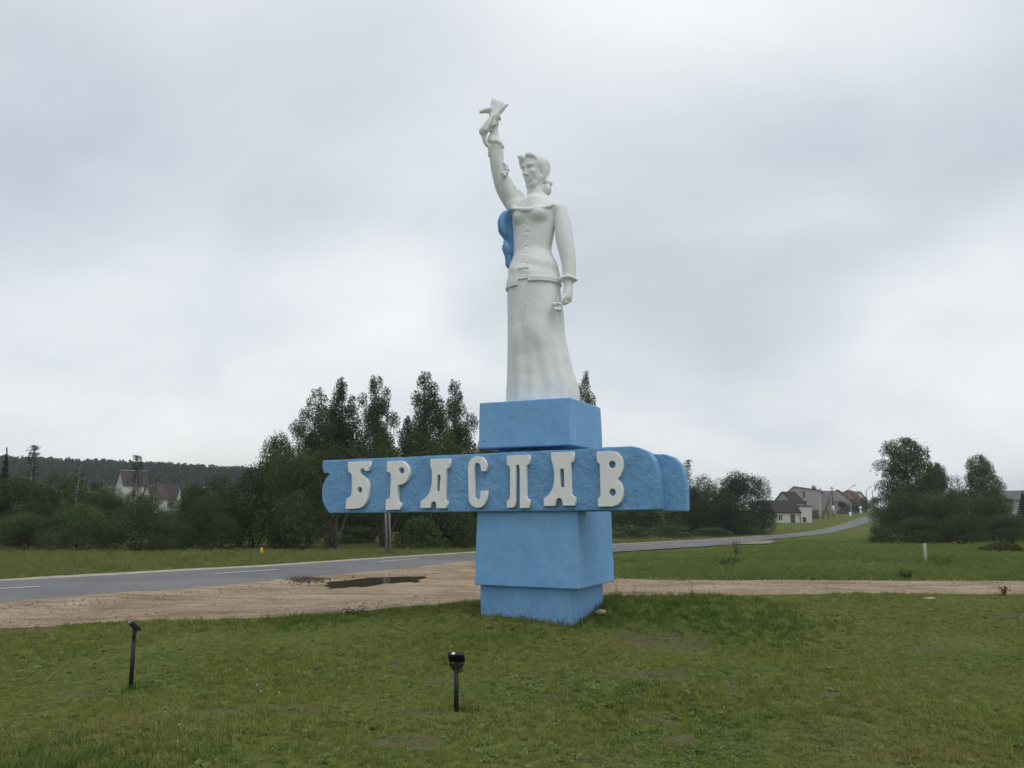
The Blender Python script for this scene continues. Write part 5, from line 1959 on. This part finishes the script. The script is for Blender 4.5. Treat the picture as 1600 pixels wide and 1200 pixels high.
G1, G2, G3, G4, G5 = 'birches behind the sign bar', 'thicket left of the road', 'trees across the valley road', 'bushes on the right edge of the meadow', 'shrubs by the houses'
TREES = [
    # tall birches
    ('birch_a', 480, 56, 604, 52, 'tall birch, leftmost of the row above the sign bar', G1, 'birch_tree'),
    ('birch_b', 540, 57, 586, 50, 'tall narrow birch, second from left above the sign bar', G1, 'birch_tree'),
    ('birch_c', 583, 55, 585, 54, 'tall birch, third from left above the sign bar', G1, 'birch_tree'),
    ('birch_b', 630, 58, 648, 44, 'lower birch in the gap between the two pairs of tall birches', G1, 'birch_tree'),
    ('birch_c', 668, 54, 578, 58, 'tallest dense birch left of the blue top block', G1, 'birch_tree'),
    ('birch_a', 720, 56, 590, 48, 'loose birch beside the left edge of the blue top block', G1, 'birch_tree'),
    ('birch_b', 768, 58, 640, 34, 'birch hidden mostly behind the blue top block', G1, 'birch_tree'),
    ('birch_a', 912, 60, 576, 36, 'birch top showing right beside the hem of the statue', G1, 'birch_tree'),
    ('birch_c', 512, 60, 630, 54, 'birch filling between the first two tall birches', G1, 'birch_tree'),
    # rounded alders and willows under them
    ('alder_a', 432, 47, 672, 42, 'rounded alder sloping down to the left of the birches', G2, 'alder_bush'),
    ('alder_b', 398, 41, 722, 55, 'broad dark alder left of the sign bar end', G2, 'alder_bush'),
    ('willow_c', 455, 39, 696, 62, 'large dull green willow right behind the left end of the sign bar', G2, 'willow_bush'),
    ('alder_open', 520, 40, 692, 66, 'dark alder behind the first letters of the sign', G2, 'alder_bush'),
    ('alder_open', 600, 42, 694, 58, 'dark alder behind the second and third letters of the sign', G2, 'alder_bush'),
    ('willow_b', 690, 42, 672, 66, 'yellowish willow showing over the sign bar left of the pedestal', G2, 'willow_bush'),
    ('alder_b', 752, 47, 690, 55, 'alder behind the left side of the pedestal', G2, 'alder_bush'),
    ('alder_c', 345, 43, 742, 52, 'dark alder above the yellow marker post, left of the willow', G2, 'alder_bush'),
    ('scrub', 660, 40, 806, 50, 'low scrub below the sign bar beside the concrete pole', G2, 'low_scrub'),
    ('scrub', 715, 42, 800, 40, 'low scrub left of the pedestal block below the sign bar', G2, 'low_scrub'),
    ('scrub', 560, 50, 822, 40, 'low scrub in the shade under the sign bar', G2, 'low_scrub'),
    ('scrub', 455, 39, 815, 45, 'low scrub right of the yellow marker post', G2, 'low_scrub'),
    ('alder_a', 520, 50, 745, 46, 'dark alder deep in the thicket behind the first letter', G2, 'alder_bush'),
    ('alder_b', 578, 52, 748, 46, 'dark alder deep in the thicket behind the second letter', G2, 'alder_bush'),
    ('alder_a', 640, 51, 746, 46, 'dark alder deep in the thicket behind the third letter', G2, 'alder_bush'),
    ('alder_b', 705, 52, 744, 46, 'dark alder deep in the thicket behind the fourth letter', G2, 'alder_bush'),
    # left thicket
    ('willow_a', 215, 38, 782, 62, 'pale willow bush on the verge below the two left houses', G2, 'willow_bush'),
    ('willow_b', 130, 38, 786, 66, 'broad willow bush on the verge left of the dark roofed houses', G2, 'willow_bush'),
    ('willow_c', 40, 37.5, 800, 55, 'low willow bush at the left edge of the verge', G2, 'willow_bush'),
    ('willow_a', 330, 38.5, 772, 50, 'upright willow bush above the yellow marker post', G2, 'willow_bush'),
    ('willow_b', 272, 37.5, 812, 45, 'low spreading willow bush left of the yellow marker post', G2, 'willow_bush'),
    ('alder_a', 15, 50, 742, 62, 'dark alder at the left edge of the picture', G2, 'alder_bush'),
    ('alder_c', 82, 52, 738, 46, 'dark alder between the two slender left birches', G2, 'alder_bush'),
    ('alder_b', 140, 50, 752, 42, 'dark alder just left of the white gabled house', G2, 'alder_bush'),
    ('alder_a', 165, 48, 772, 36, 'low dark alder below the white gable', G2, 'alder_bush'),
    ('alder_b', 318, 52, 762, 30, 'small alder right of the dark roofed house', G2, 'alder_bush'),
    ('alder_c', 60, 47, 776, 55, 'alder behind the leftmost willow bush', G2, 'alder_bush'),
    ('alder_a', 302, 62, 753, 30, 'alder right of the dark roofs, left of the yellow marker post', G2, 'alder_bush'),
    ('alder_b', 112, 58, 743, 36, 'dark alder behind the thin half bare left birch', G2, 'alder_bush'),
    ('birch_thin', 43, 55, 692, 20, 'slender birch with a pale trunk at the far left', G2, 'slender_birch'),
    ('birch_thin', 211, 48, 708, 18, 'slender white trunked birch standing before the gabled house', G2, 'slender_birch'),
    ('birch_bare', 117, 50, 728, 16, 'thin half bare birch left of the gabled house', G2, 'slender_birch'),
    ('birch_bare', 240, 52, 742, 16, 'thin half bare birch before the dark roofed house', G2, 'slender_birch'),
    ('conifer', 2, 60, 700, 16, 'dark spruce tip at the very left edge', G2, 'spruce_tree'),
    ('alder_b', 275, 150, 780, 34, 'far alder below the dark roofed houses', G2, 'alder_bush'),
    ('alder_a', 226, 145, 772, 30, 'far alder below the cream gable', G2, 'alder_bush'),
    ('alder_c', 178, 160, 761, 28, 'far alder below the white gable', G2, 'alder_bush'),
    ('alder_c', 212, 135, 763, 24, 'far alder between the white gable and the cream gable', G2, 'alder_bush'),
    ('alder_a', 305, 170, 768, 26, 'far alder right of the dark roofed houses', G2, 'alder_bush'),
    # right of the monument, across the road
    ('alder_b', 985, 100, 748, 55, 'alder behind the right end of the sign bar', G3, 'alder_bush'),
    ('alder_a', 1050, 98, 742, 52, 'alder showing below the rounded bar end', G3, 'alder_bush'),
    ('birch_thin', 1074, 104, 716, 14, 'thin tree tip sticking up beside the rounded bar end', G3, 'slender_birch'),
    ('alder_c', 1100, 100, 742, 44, 'rounded alder to the right of the bar end', G3, 'alder_bush'),
    ('alder_a', 1152, 102, 734, 46, 'highest alder in the clump left of the white houses', G3, 'alder_bush'),
    ('alder_b', 1186, 104, 744, 30, 'alder at the right end of the clump, against the small white house', G3, 'alder_bush'),
    ('alder_c', 1130, 96, 765, 50, 'lower alder at the front of the clump left of the houses', G3, 'alder_bush'),
    ('alder_b', 1128, 104, 746, 38, 'alder closing the gap in the middle of the clump left of the houses', G3, 'alder_bush'),
    ('alder_a', 1078, 102, 756, 30, 'alder just right of the rounded bar end, below the thin tree tip', G3, 'alder_bush'),
    ('scrub', 985, 78, 822, 40, 'low pale scrub along the road right of the pedestal', G3, 'low_scrub'),
    ('scrub', 1045, 82, 820, 45, 'low scrub along the road below the rounded bar end', G3, 'low_scrub'),
    ('scrub', 1110, 90, 824, 40, 'low scrub at the foot of the alder clump', G3, 'low_scrub'),
    ('scrub', 1172, 100, 825, 30, 'low scrub beside the small white house', G3, 'low_scrub'),
    # right edge
    ('birch_wide', 1420, 78, 682, 62, 'big broad birch rising over the bushes right of the road', G4, 'birch_tree'),
    ('birch_wide', 1468, 82, 722, 28, 'smaller side crown leaning out right of the big birch', G4, 'birch_tree'),
    ('birch_wide', 1537, 78, 709, 36, 'narrow birch standing up at the far right', G4, 'birch_tree'),
    ('alder_c', 1496, 76, 743, 30, 'dark rounded alder between the two right birches', G4, 'alder_bush'),
    ('alder_b', 1545, 72, 752, 42, 'dark alder under the narrow right birch', G4, 'alder_bush'),
    ('willow_a', 1410, 66, 766, 52, 'large willow bush at the left of the right clump, by the road', G4, 'willow_bush'),
    ('willow_b', 1480, 64, 762, 58, 'yellowish willow bush in the middle of the right clump', G4, 'willow_bush'),
    ('willow_c', 1553, 64, 772, 50, 'willow bush at the right of the right clump', G4, 'willow_bush'),
    ('willow_b', 1440, 55, 806, 44, 'lower willow bush behind the pale meadow post', G4, 'willow_bush'),
    ('willow_a', 1500, 54.5, 804, 50, 'lower willow bush to the right of the pale meadow post', G4, 'willow_bush'),
    ('willow_c', 1575, 55, 802, 42, 'lower willow bush at the right edge of the picture', G4, 'willow_bush'),
    ('scrub', 1375, 57, 822, 26, 'small scrub spilling from the right clump towards the road', G4, 'low_scrub'),
    ('conifer', 1600, 150, 768, 16, 'dark conifer at the right edge above the white house', G4, 'spruce_tree'),
    # by the houses
    ('alder_a', 1273, 245, 757, 8, 'tree top behind the tall house', G5, 'garden_tree'),
    ('alder_b', 1284, 250, 762, 6, 'small tree top right of the tall house roof', G5, 'garden_tree'),
    ('alder_c', 1226, 230, 768, 9, 'tree top left of the tall house', G5, 'garden_tree'),
    ('alder_a', 1318, 230, 783, 15, 'dark garden bush below the orange roof', G5, 'garden_bush'),
    ('alder_b', 1337, 236, 779, 14, 'dark garden bush right of the first street lamp', G5, 'garden_bush'),
    ('alder_c', 1352, 246, 776, 13, 'pointed garden tree by the farthest street lamps', G5, 'garden_bush'),
    ('alder_a', 1367, 258, 776, 13, 'garden tree where the road leaves the picture', G5, 'garden_bush'),
    ('scrub', 1274, 195, 796, 6, 'small upright shrub by the garden fence', G5, 'garden_shrub'),
]
for k, px, Y, top, hw, lab, grp, nm in TREES:
    plant(k, px, Y, top, hw, lab, grp, nm, {'birch_tree': 'tree', 'alder_bush': 'bush', 'willow_bush': 'bush', 'low_scrub': 'scrub', 'slender_birch': 'tree', 'spruce_tree': 'tree', 'garden_tree': 'tree', 'garden_bush': 'bush', 'garden_shrub': 'bush'}[nm])


# meadow weeds: dark clumps in the grass beyond the track
def weed(px, py, hgt, wid, label, seed, mat='weed', n=420, leaf=0.05):
    r = np.random.default_rng(seed)
    b = gnd(px, py)
    o = empty('weed_clump', b, label, 'weeds', 'weed clumps in the grass')
    st = MB()
    P = []
    for i in range(11):
        az = i * 2.399
        d = np.array([math.cos(az), math.sin(az), 0]) * wid * r.uniform(.2, 1)
        t = d + np.array([0, 0, hgt * r.uniform(.6, 1)])
        st.tube([(d[0] * .2, d[1] * .2, -.03), tuple(d * .7 + np.array([0, 0, t[2] * .6])), tuple(t)], [.006, .005, .003], 4)
        s = r.uniform(0.1, 1, n // 11)[:, None]
        P.append(d * (.2 + .8 * s) + np.array([0, 0, 1]) * t[2] * s + r.normal(0, .035, (n // 11, 3)))
    st.build('stems', M['bark'], o)
    link('foliage', leaves_mesh('foliage', np.concatenate(P), None, leaf, r, 0, M[mat]), None, o)
    return o


weed(1137, 888, .34, .42, 'dark weed clump in the meadow near the sandy track, below the bar end', 1)
weed(1413, 905, .20, .28, 'small dark weed clump at the far edge of the track, near the pale post', 2, n=260)
weed(1570, 930, .20, .14, 'reddish dry weed at the right end of the sandy track', 3, 'hay', 120, .04)
weed(548, 962, .10, .22, 'low weed tuft where the lawn meets the sandy track', 4, n=160, leaf=.035)
weed(1150, 868, .7, .25, 'tall pale seeding weed in the meadow below the bar end', 6, 'hay', 160, .04)
weed(1475, 884, .35, .5, 'rough weeds around the foot of the pale post', 7, 'hay', 300, .05)


def hay_heap():
    b = gnd(1563, 862)
    r = np.random.default_rng(5)
    n = 4200
    u = r.normal(0, 1, (n, 3))
    u /= np.linalg.norm(u, axis=1)[:, None]
    u[:, 2] = np.abs(u[:, 2])
    P = u * np.array([.95, .8, .38]) * (r.uniform(.75, 1.05, n) ** .5)[:, None]
    P[:, 2] *= 1 + .25 * np.sin(P[:, 0] * 3)
    o = empty('grass_heap', b, 'heap of cut grass at the right edge of the meadow before the bushes', 'heap')
    link('cut_grass', leaves_mesh('cut_grass', P, None, .12, r, 0, M['hay'], .3), None, o)
    core = stone_mesh('heap_core', 1.0, 8, .36)
    core.materials.append(M['hay'])
    q = link('heap_core', core, None, o)
    q.scale = (.55, .6, .7)


hay_heap()


# far wood on the hill
def far_wood():
    r = np.random.default_rng(77)
    V, T = [], []
    nb = 0
    n = 0
    while n < 4200:
        x, y = r.uniform(-480, 60), r.uniform(300, 520)
        if abs(x / y) > 0.75 and x < 0:
            continue
        dens = bump2(x, y, -320, 450, 190, 120)
        if r.uniform() > 0.25 + dens:
            continue
        z = float(terrain(x, y))
        H = r.uniform(10.3, 12.6)
        W = r.uniform(1.6, 3.0)
        m = 40
        pine = r.uniform() < .7
        c = np.zeros((m, 3))
        t = r.uniform(0, 1, m)
        rad = W * np.sqrt(np.clip(1 - t, 0.04, 1)) * r.uniform(.3, 1, m) if pine else W * np.sin(np.pi * (t * .8 + .15)) * r.uniform(.4, 1, m)
        az = r.uniform(0, 6.28, m)
        c[:, 0], c[:, 1], c[:, 2] = x + rad * np.cos(az), y + rad * np.sin(az), z + H * (.25 + .72 * t)
        a = r.normal(0, 1, (m, 3)); a /= np.linalg.norm(a, axis=1)[:, None]
        b = np.cross(a, r.normal(0, 1, (m, 3))); b /= np.linalg.norm(b, axis=1)[:, None]
        s = r.uniform(0.6, 1.3, m)[:, None]
        V.append(np.stack([c - a * s * .6, c + b * s * .5, c + a * s * .6, c - b * s * .5], 1).reshape(-1, 3))
        n += 1
    V = np.concatenate(V)
    me = mesh_np('far_wood', V, np.arange(len(V)).reshape(-1, 4))
    o = link('far_wood', me, M['leaf_pine'])
    tag(o, 'hazy dark pine wood on the hill at the far left', 'wood', kind='stuff')


far_wood()

# ------------------------------------------------------------------ houses
H_ = dict(
    brick=simple('white_brick', (0.50, 0.49, 0.465), 0.9, 0.12, 3, 0.3, 0.02), block=simple('grey_block_wall', (0.34, 0.325, 0.295), 0.9, 0.14, 2, 0.2, 0.02),
    cream=simple('cream_plaster', (0.46, 0.44, 0.38), 0.9, 0.08, 2), roof_dark=simple('dark_roof_sheet', (0.042, 0.036, 0.038), 0.9, 0.2, 1.5, spec=0.1), roof_grey=simple('grey_slate_roof', (0.135, 0.135, 0.14), 0.9, 0.15, 1.5, spec=0.1),
    roof_brown=simple('brown_roof', (0.065, 0.05, 0.043), 0.9, 0.2, 1.5, spec=0.1), orange=simple('orange_gable', (0.42, 0.19, 0.11), 0.8, 0.12, 2), pane=simple('window_pane', (0.035, 0.04, 0.045), 0.15, 0.1, 3, spec=0.5),
    frame=simple('window_frame', (0.55, 0.55, 0.53), 0.6, 0.05, 8), ridge=simple('pale_ridge', (0.45, 0.45, 0.43), 0.7, 0.1, 3), wood=simple('dark_fence_wood', (0.07, 0.06, 0.045), 0.9, 0.3, 5),
    steel=simple('lamp_steel', (0.20, 0.20, 0.20), 0.6, 0.1, 8), whitewash=simple('whitewash', (0.72, 0.72, 0.70), 0.8, 0.06, 8), lamp=simple('lamp_housing', (0.40, 0.41, 0.42), 0.5, 0.05, 8))


def house(px, py_base, Y, yaw, W, D, wall_h, roof_h, label, wall, roof, windows=(), gable=None, over=0.35, name='house', ridge=None, asym=None):
    """W across the gable front (local x), D along the ridge (local y); the front face is at local y = 0.
    windows: (face, u, z, w, h) with face 'front' or 'right' or 'left'"""
    x = (px - 800) / 1309.0 * Y
    z = at(px, py_base, Y)[2]
    o = empty(name, (x, Y, z), label, 'house', None, yaw)
    hw = W / 2
    fn = lambda u, v, d: (u, d, v)
    au, hl, hr, ap = asym if asym else (0.0, wall_h, wall_h, wall_h + roof_h)
    poly = [(-hw, -4), (hw, -4), (hw, hr), (au, ap), (-hw, hl)]
    w_ = MB().prism(poly, 0, D, fn).build('wall', H_[wall], o)
    if gable:
        MB().prism([(-hw + .02, wall_h), (hw - .02, wall_h), (0, wall_h + roof_h - .02)], -0.04, 0.0, fn).build('gable_cladding', H_[gable], o)
    th = 0.16
    for sg, he in ((-1, hl), (1, hr)):
        s = (ap - he) / (hw - sg * au)
        pl = [(au, ap + .004), (sg * (hw + over), he - s * over + .004), (sg * (hw + over), he - s * over + th), (au, ap + th * 1.15)]
        if sg < 0:
            pl = pl[::-1]
        MB().prism(pl, -over, D + over, fn).build('roof_slope', H_[roof], o)
    if ridge:
        MB().box((0, D / 2, wall_h + roof_h + th * 1.2), (.42, D + 2 * over + .1, .14)).build('ridge_cap', H_[ridge], o)
    for face, u, zz, ww, hh in windows:
        def place(du, dn, dz, sw, sn, sh):
            if face == 'front':
                return (u + du, -dn, zz + dz), (sw, sn, sh)
            sg = 1 if face == 'right' else -1
            return (sg * (hw + dn), u + du, zz + dz), (sn, sw, sh)
        off = 0.045 if gable else 0.0
        c, s_ = place(0, off + .012, 0, ww, .02, hh)
        wn = MB().box(c, s_).build('window', H_['pane'], o)
        f = MB()
        for du, dz, a, b in ((-ww / 2, 0, .09, hh + .09), (ww / 2, 0, .09, hh + .09), (0, hh / 2, ww, .09), (0, -hh / 2, ww, .09), (0, 0, .06, hh)):
            c, s_ = place(du, off + .03, dz, a, .05, b)
            f.box(c, s_)
        f.build('frame', H_['frame'], wn)
    return o


# left: gabled house among the trees, and two dark roofed houses right of it
house(184.5, 777, 250, math.radians(-50), 8.3, 7.0, 3.6, 4.3, 'white gabled house with a dark roof and pale ridge among the left trees', 'brick', 'roof_dark',
      [('front', -.2, 4.9, 1.1, 1.5), ('front', -2.3, 4.4, .8, .9), ('front', 2.1, 4.4, .8, .9)], ridge='ridge')
house(247, 797.5, 220, math.radians(-80), 8.0, 5.0, 2.8, 4.0, 'dark roofed house with a pale wall half hidden by the left bushes', 'cream', 'roof_dark', [('right', 2, 1.6, 1.4, 1.1), ('right', 3.9, 1.6, 1.2, 1.1)])
house(262, 792, 245, math.radians(-72), 7.0, 7.5, 3.4, 2.4, 'low dark roofed house farthest right among the left trees', 'cream', 'roof_dark', [('right', 2, 2.0, 1.4, 1.0), ('right', 5.5, 2.0, 1.4, 1.0)])
house(228, 797, 212, math.radians(-45), 6.0, 4, 3.0, 3.4, 'cream gable half hidden between the two left houses', 'cream', 'roof_brown', [('front', 0, 2.4, .8, .9)], name='shed')

# right: the village up the road
o = house(1186, 818.5, 176, math.radians(-84), 6.2, 7.4, 2.5, 2.2, 'small white brick house with a dark roof beside the road', 'brick', 'roof_dark', [('right', 3.2, 1.3, .9, 1.1)])
MB().box((3.13, 5.9, 1.0), (.06, 1.0, 2.0)).build('door', H_['wood'], o)
MB().box((2.2, 8.75, .6), (2.2, 2.4, 6.0)).build('annex_wall', H_['brick'], o)
MB().box((2.2, 8.75, 3.68), (2.6, 2.8, .16)).build('annex_roof', H_['roof_dark'], o)
MB().box((3.32, 8.3, .9), (.06, .8, 1.0)).build('annex_hatch', H_['wood'], o)
house(1224, 804, 205, math.radians(-60), 5.5, 4.2, 3.0, 2.4, 'grey roofed house hidden behind the small white brick house', 'block', 'roof_dark', [('right', 2.4, 1.8, 1.0, 1.1)])
house(1254, 798, 218, math.radians(-24), 8.6, 6.0, 5.6, 0, 'tall grey block house with a lopsided roof and dark openings', 'block', 'roof_brown',
      [('front', .5, 4.2, .8, 1.9), ('front', -.1, 1.8, .7, 1.6), ('front', .8, 1.7, .9, 1.9), ('front', -2.7, 4.4, .6, .7), ('right', 1.6, 4.1, .7, 1.5), ('right', 4.2, 4.1, .7, 1.5), ('right', 1.6, 1.6, .7, 1.5), ('right', 4.2, 1.6, .7, 1.5)], asym=(-1.9, 4.2, 5.2, 6.2), over=.25)
house(1287, 795, 232, math.radians(-70), 6.0, 3.6, 2.3, 2.5, 'pale house with a plain grey roof right of the tall block house', 'block', 'roof_grey', [('right', 1.0, 1.3, .8, 1), ('right', 2.7, 1.3, .8, 1)])
house(1309, 797, 236, math.radians(-28), 7.2, 6.0, 2.4, 3.2, 'white gabled house with a brown roof beside the leaning utility pole', 'brick', 'roof_brown', [('front', -1.0, 4.6, .9, 1.0)])
house(1325, 796, 250, math.radians(-35), 7.2, 6.0, 2.4, 3.2, 'house with an orange gable and brown roof behind the white gabled house', 'brick', 'roof_brown', [('front', 0, 4.0, .9, 1.0)], gable='orange')
house(1345, 792, 300, math.radians(40), 8.0, 8.0, 3.0, 2.4, 'far pale house between the garden trees up the road', 'cream', 'roof_grey', [('front', 0, 1.8, 1, 1)])
house(1636, 802, 150, math.radians(20), 7.0, 9.0, 2.4, 1.6, 'white house wall with a grey roof at the right edge of the picture', 'brick', 'roof_grey', [('front', 0, 1.4, 1, 1)])


def street_lamp(px, base, top, arm_px, arm_py, Y, label):
    a = at(px, base, Y)
    t = at(px - 2.2, top, Y)
    e = at(arm_px, arm_py, Y)
    o = empty('street_lamp', a, label, 'street lamp', 'street lamps up the road')
    d, f = t - a, e - a
    MB().tube([(0, 0, -.5), (0, 0, 1.25)], .27, 10).build('whitewashed_base', H_['whitewash'], o, True)
    MB().tube([(0, 0, 1.25), tuple(d * .97), tuple(d)], [.17, .11, .10], 8).build('pole', H_['steel'], o, True)
    MB().tube([tuple(d), tuple(d * .35 + f * .65 + np.array([0, 0, .12])), tuple(f)], [.07, .06, .05], 6).build('arm', H_['steel'], o, True)
    MB().tube([tuple(f), tuple(f + (f - d) / np.linalg.norm(f - d) * .9)], [.14, .10], 8).build('lamp_head', H_['lamp'], o, True)


street_lamp(1328.7, 808, 764, 1332.4, 760, 212, 'nearest street lamp with a whitewashed base by the bend of the road')
street_lamp(1355.4, 801.5, 766, 1358.2, 762.5, 248, 'second street lamp up the road, beside the dark garden trees')
street_lamp(1365.2, 799.5, 767, 1367.6, 763.5, 262, 'farthest street lamp up the road')


def util_pole(px, base, top, Y, label, brace=False, white=False):
    a = at(px, base, Y)
    h = at(px, top, Y)[2] - a[2]
    o = empty('utility_pole', a, label, 'pole', 'utility poles in the village')
    MB().tube([(0, 0, -.5), (0, 0, h)], [.17, .12], 8).build('pole', H_['wood'], o, True)
    MB().box((0, 0, h - .5), (1.4, .1, .12)).build('crossarm', H_['wood'], o)
    for s in (-.6, 0, .6):
        MB().tube([(s, 0, h - .44), (s, 0, h - .2)], .05, 6).build('insulator', H_['whitewash'], o, True)
    if brace:
        MB().tube([(-2.3, 0, -.5), (-.1, 0, h * .82)], [.15, .12], 8).build('brace', H_['wood'], o, True)
    if white:
        MB().tube([(0, 0, -.5), (0, 0, 1.5)], .24, 8).build('whitewashed_base', H_['whitewash'], o, True)


util_pole(1302, 799, 760, 222, 'braced utility pole left of the white gabled house', True, True)
util_pole(1291.5, 797, 774, 232, 'plain pole with a whitewashed base before the grey roof', False, True)
util_pole(1315.3, 796, 767.5, 270, 'utility pole behind the white gabled house')
util_pole(1331, 795, 768, 280, 'utility pole behind the first street lamp')
util_pole(1342, 794, 768, 290, 'utility pole between the first and second street lamps')
a = at(1344.8, 804, 232)
o = empty('road_sign', a, 'whitewashed post with a round white road sign by the road', 'sign')
MB().tube([(0, 0, -.4), (0, 0, 1.3)], .24, 8).build('whitewashed_base', H_['whitewash'], o, True)
MB().tube([(0, 0, 1.3), (0, 0, 2.1)], .05, 8).build('post', H_['steel'], o, True)
MB().tube([(0, -.08, 1.95), (0, -.04, 1.95)], .42, 14).build('sign_face', H_['whitewash'], o)


def garden_fence():
    o = None
    P = [at(1254, 808, 186), at(1262, 809, 188), at(1270, 808, 190), at(1278, 807, 192), at(1286, 806.5, 194), at(1294, 805.5, 196), at(1302, 805, 198)]
    o = empty('garden_fence', P[0], 'low dark rail fence in front of the tall block house', 'fence')
    for q in P:
        d = q - P[0]
        MB().box((d[0], d[1], .35), (.16, .16, 2.3)).build('post', H_['wood'], o)
    for h in (.5, 1.15):
        for a, b in zip(P[:-1], P[1:]):
            a, b = a - P[0], b - P[0]
            MB().tube([(a[0], a[1] - .1, a[2] + h), (b[0], b[1] - .1, b[2] + h)], .06, 5).build('rail', H_['wood'], o)


garden_fence()

# ------------------------------------------------------------------ the damp air
hm = bpy.data.materials.new('damp_air')
hm.use_nodes = True
hm.node_tree.nodes.clear()
_ho = N(hm.node_tree, 'ShaderNodeOutputMaterial')
_hv = N(hm.node_tree, 'ShaderNodeVolumePrincipled')
_hv.inputs['Color'].default_value = (0.86, 0.90, 0.95, 1)
_hv.inputs['Density'].default_value = 0.00038
_hv.inputs['Anisotropy'].default_value = 0.2
hm.node_tree.links.new(_hv.outputs[0], _ho.inputs['Volume'])
tag(MB().box((0, 560, 21), (2100, 1500, 54)).build('haze', hm), 'thin damp haze hanging over the whole scene', 'haze', kind='stuff')
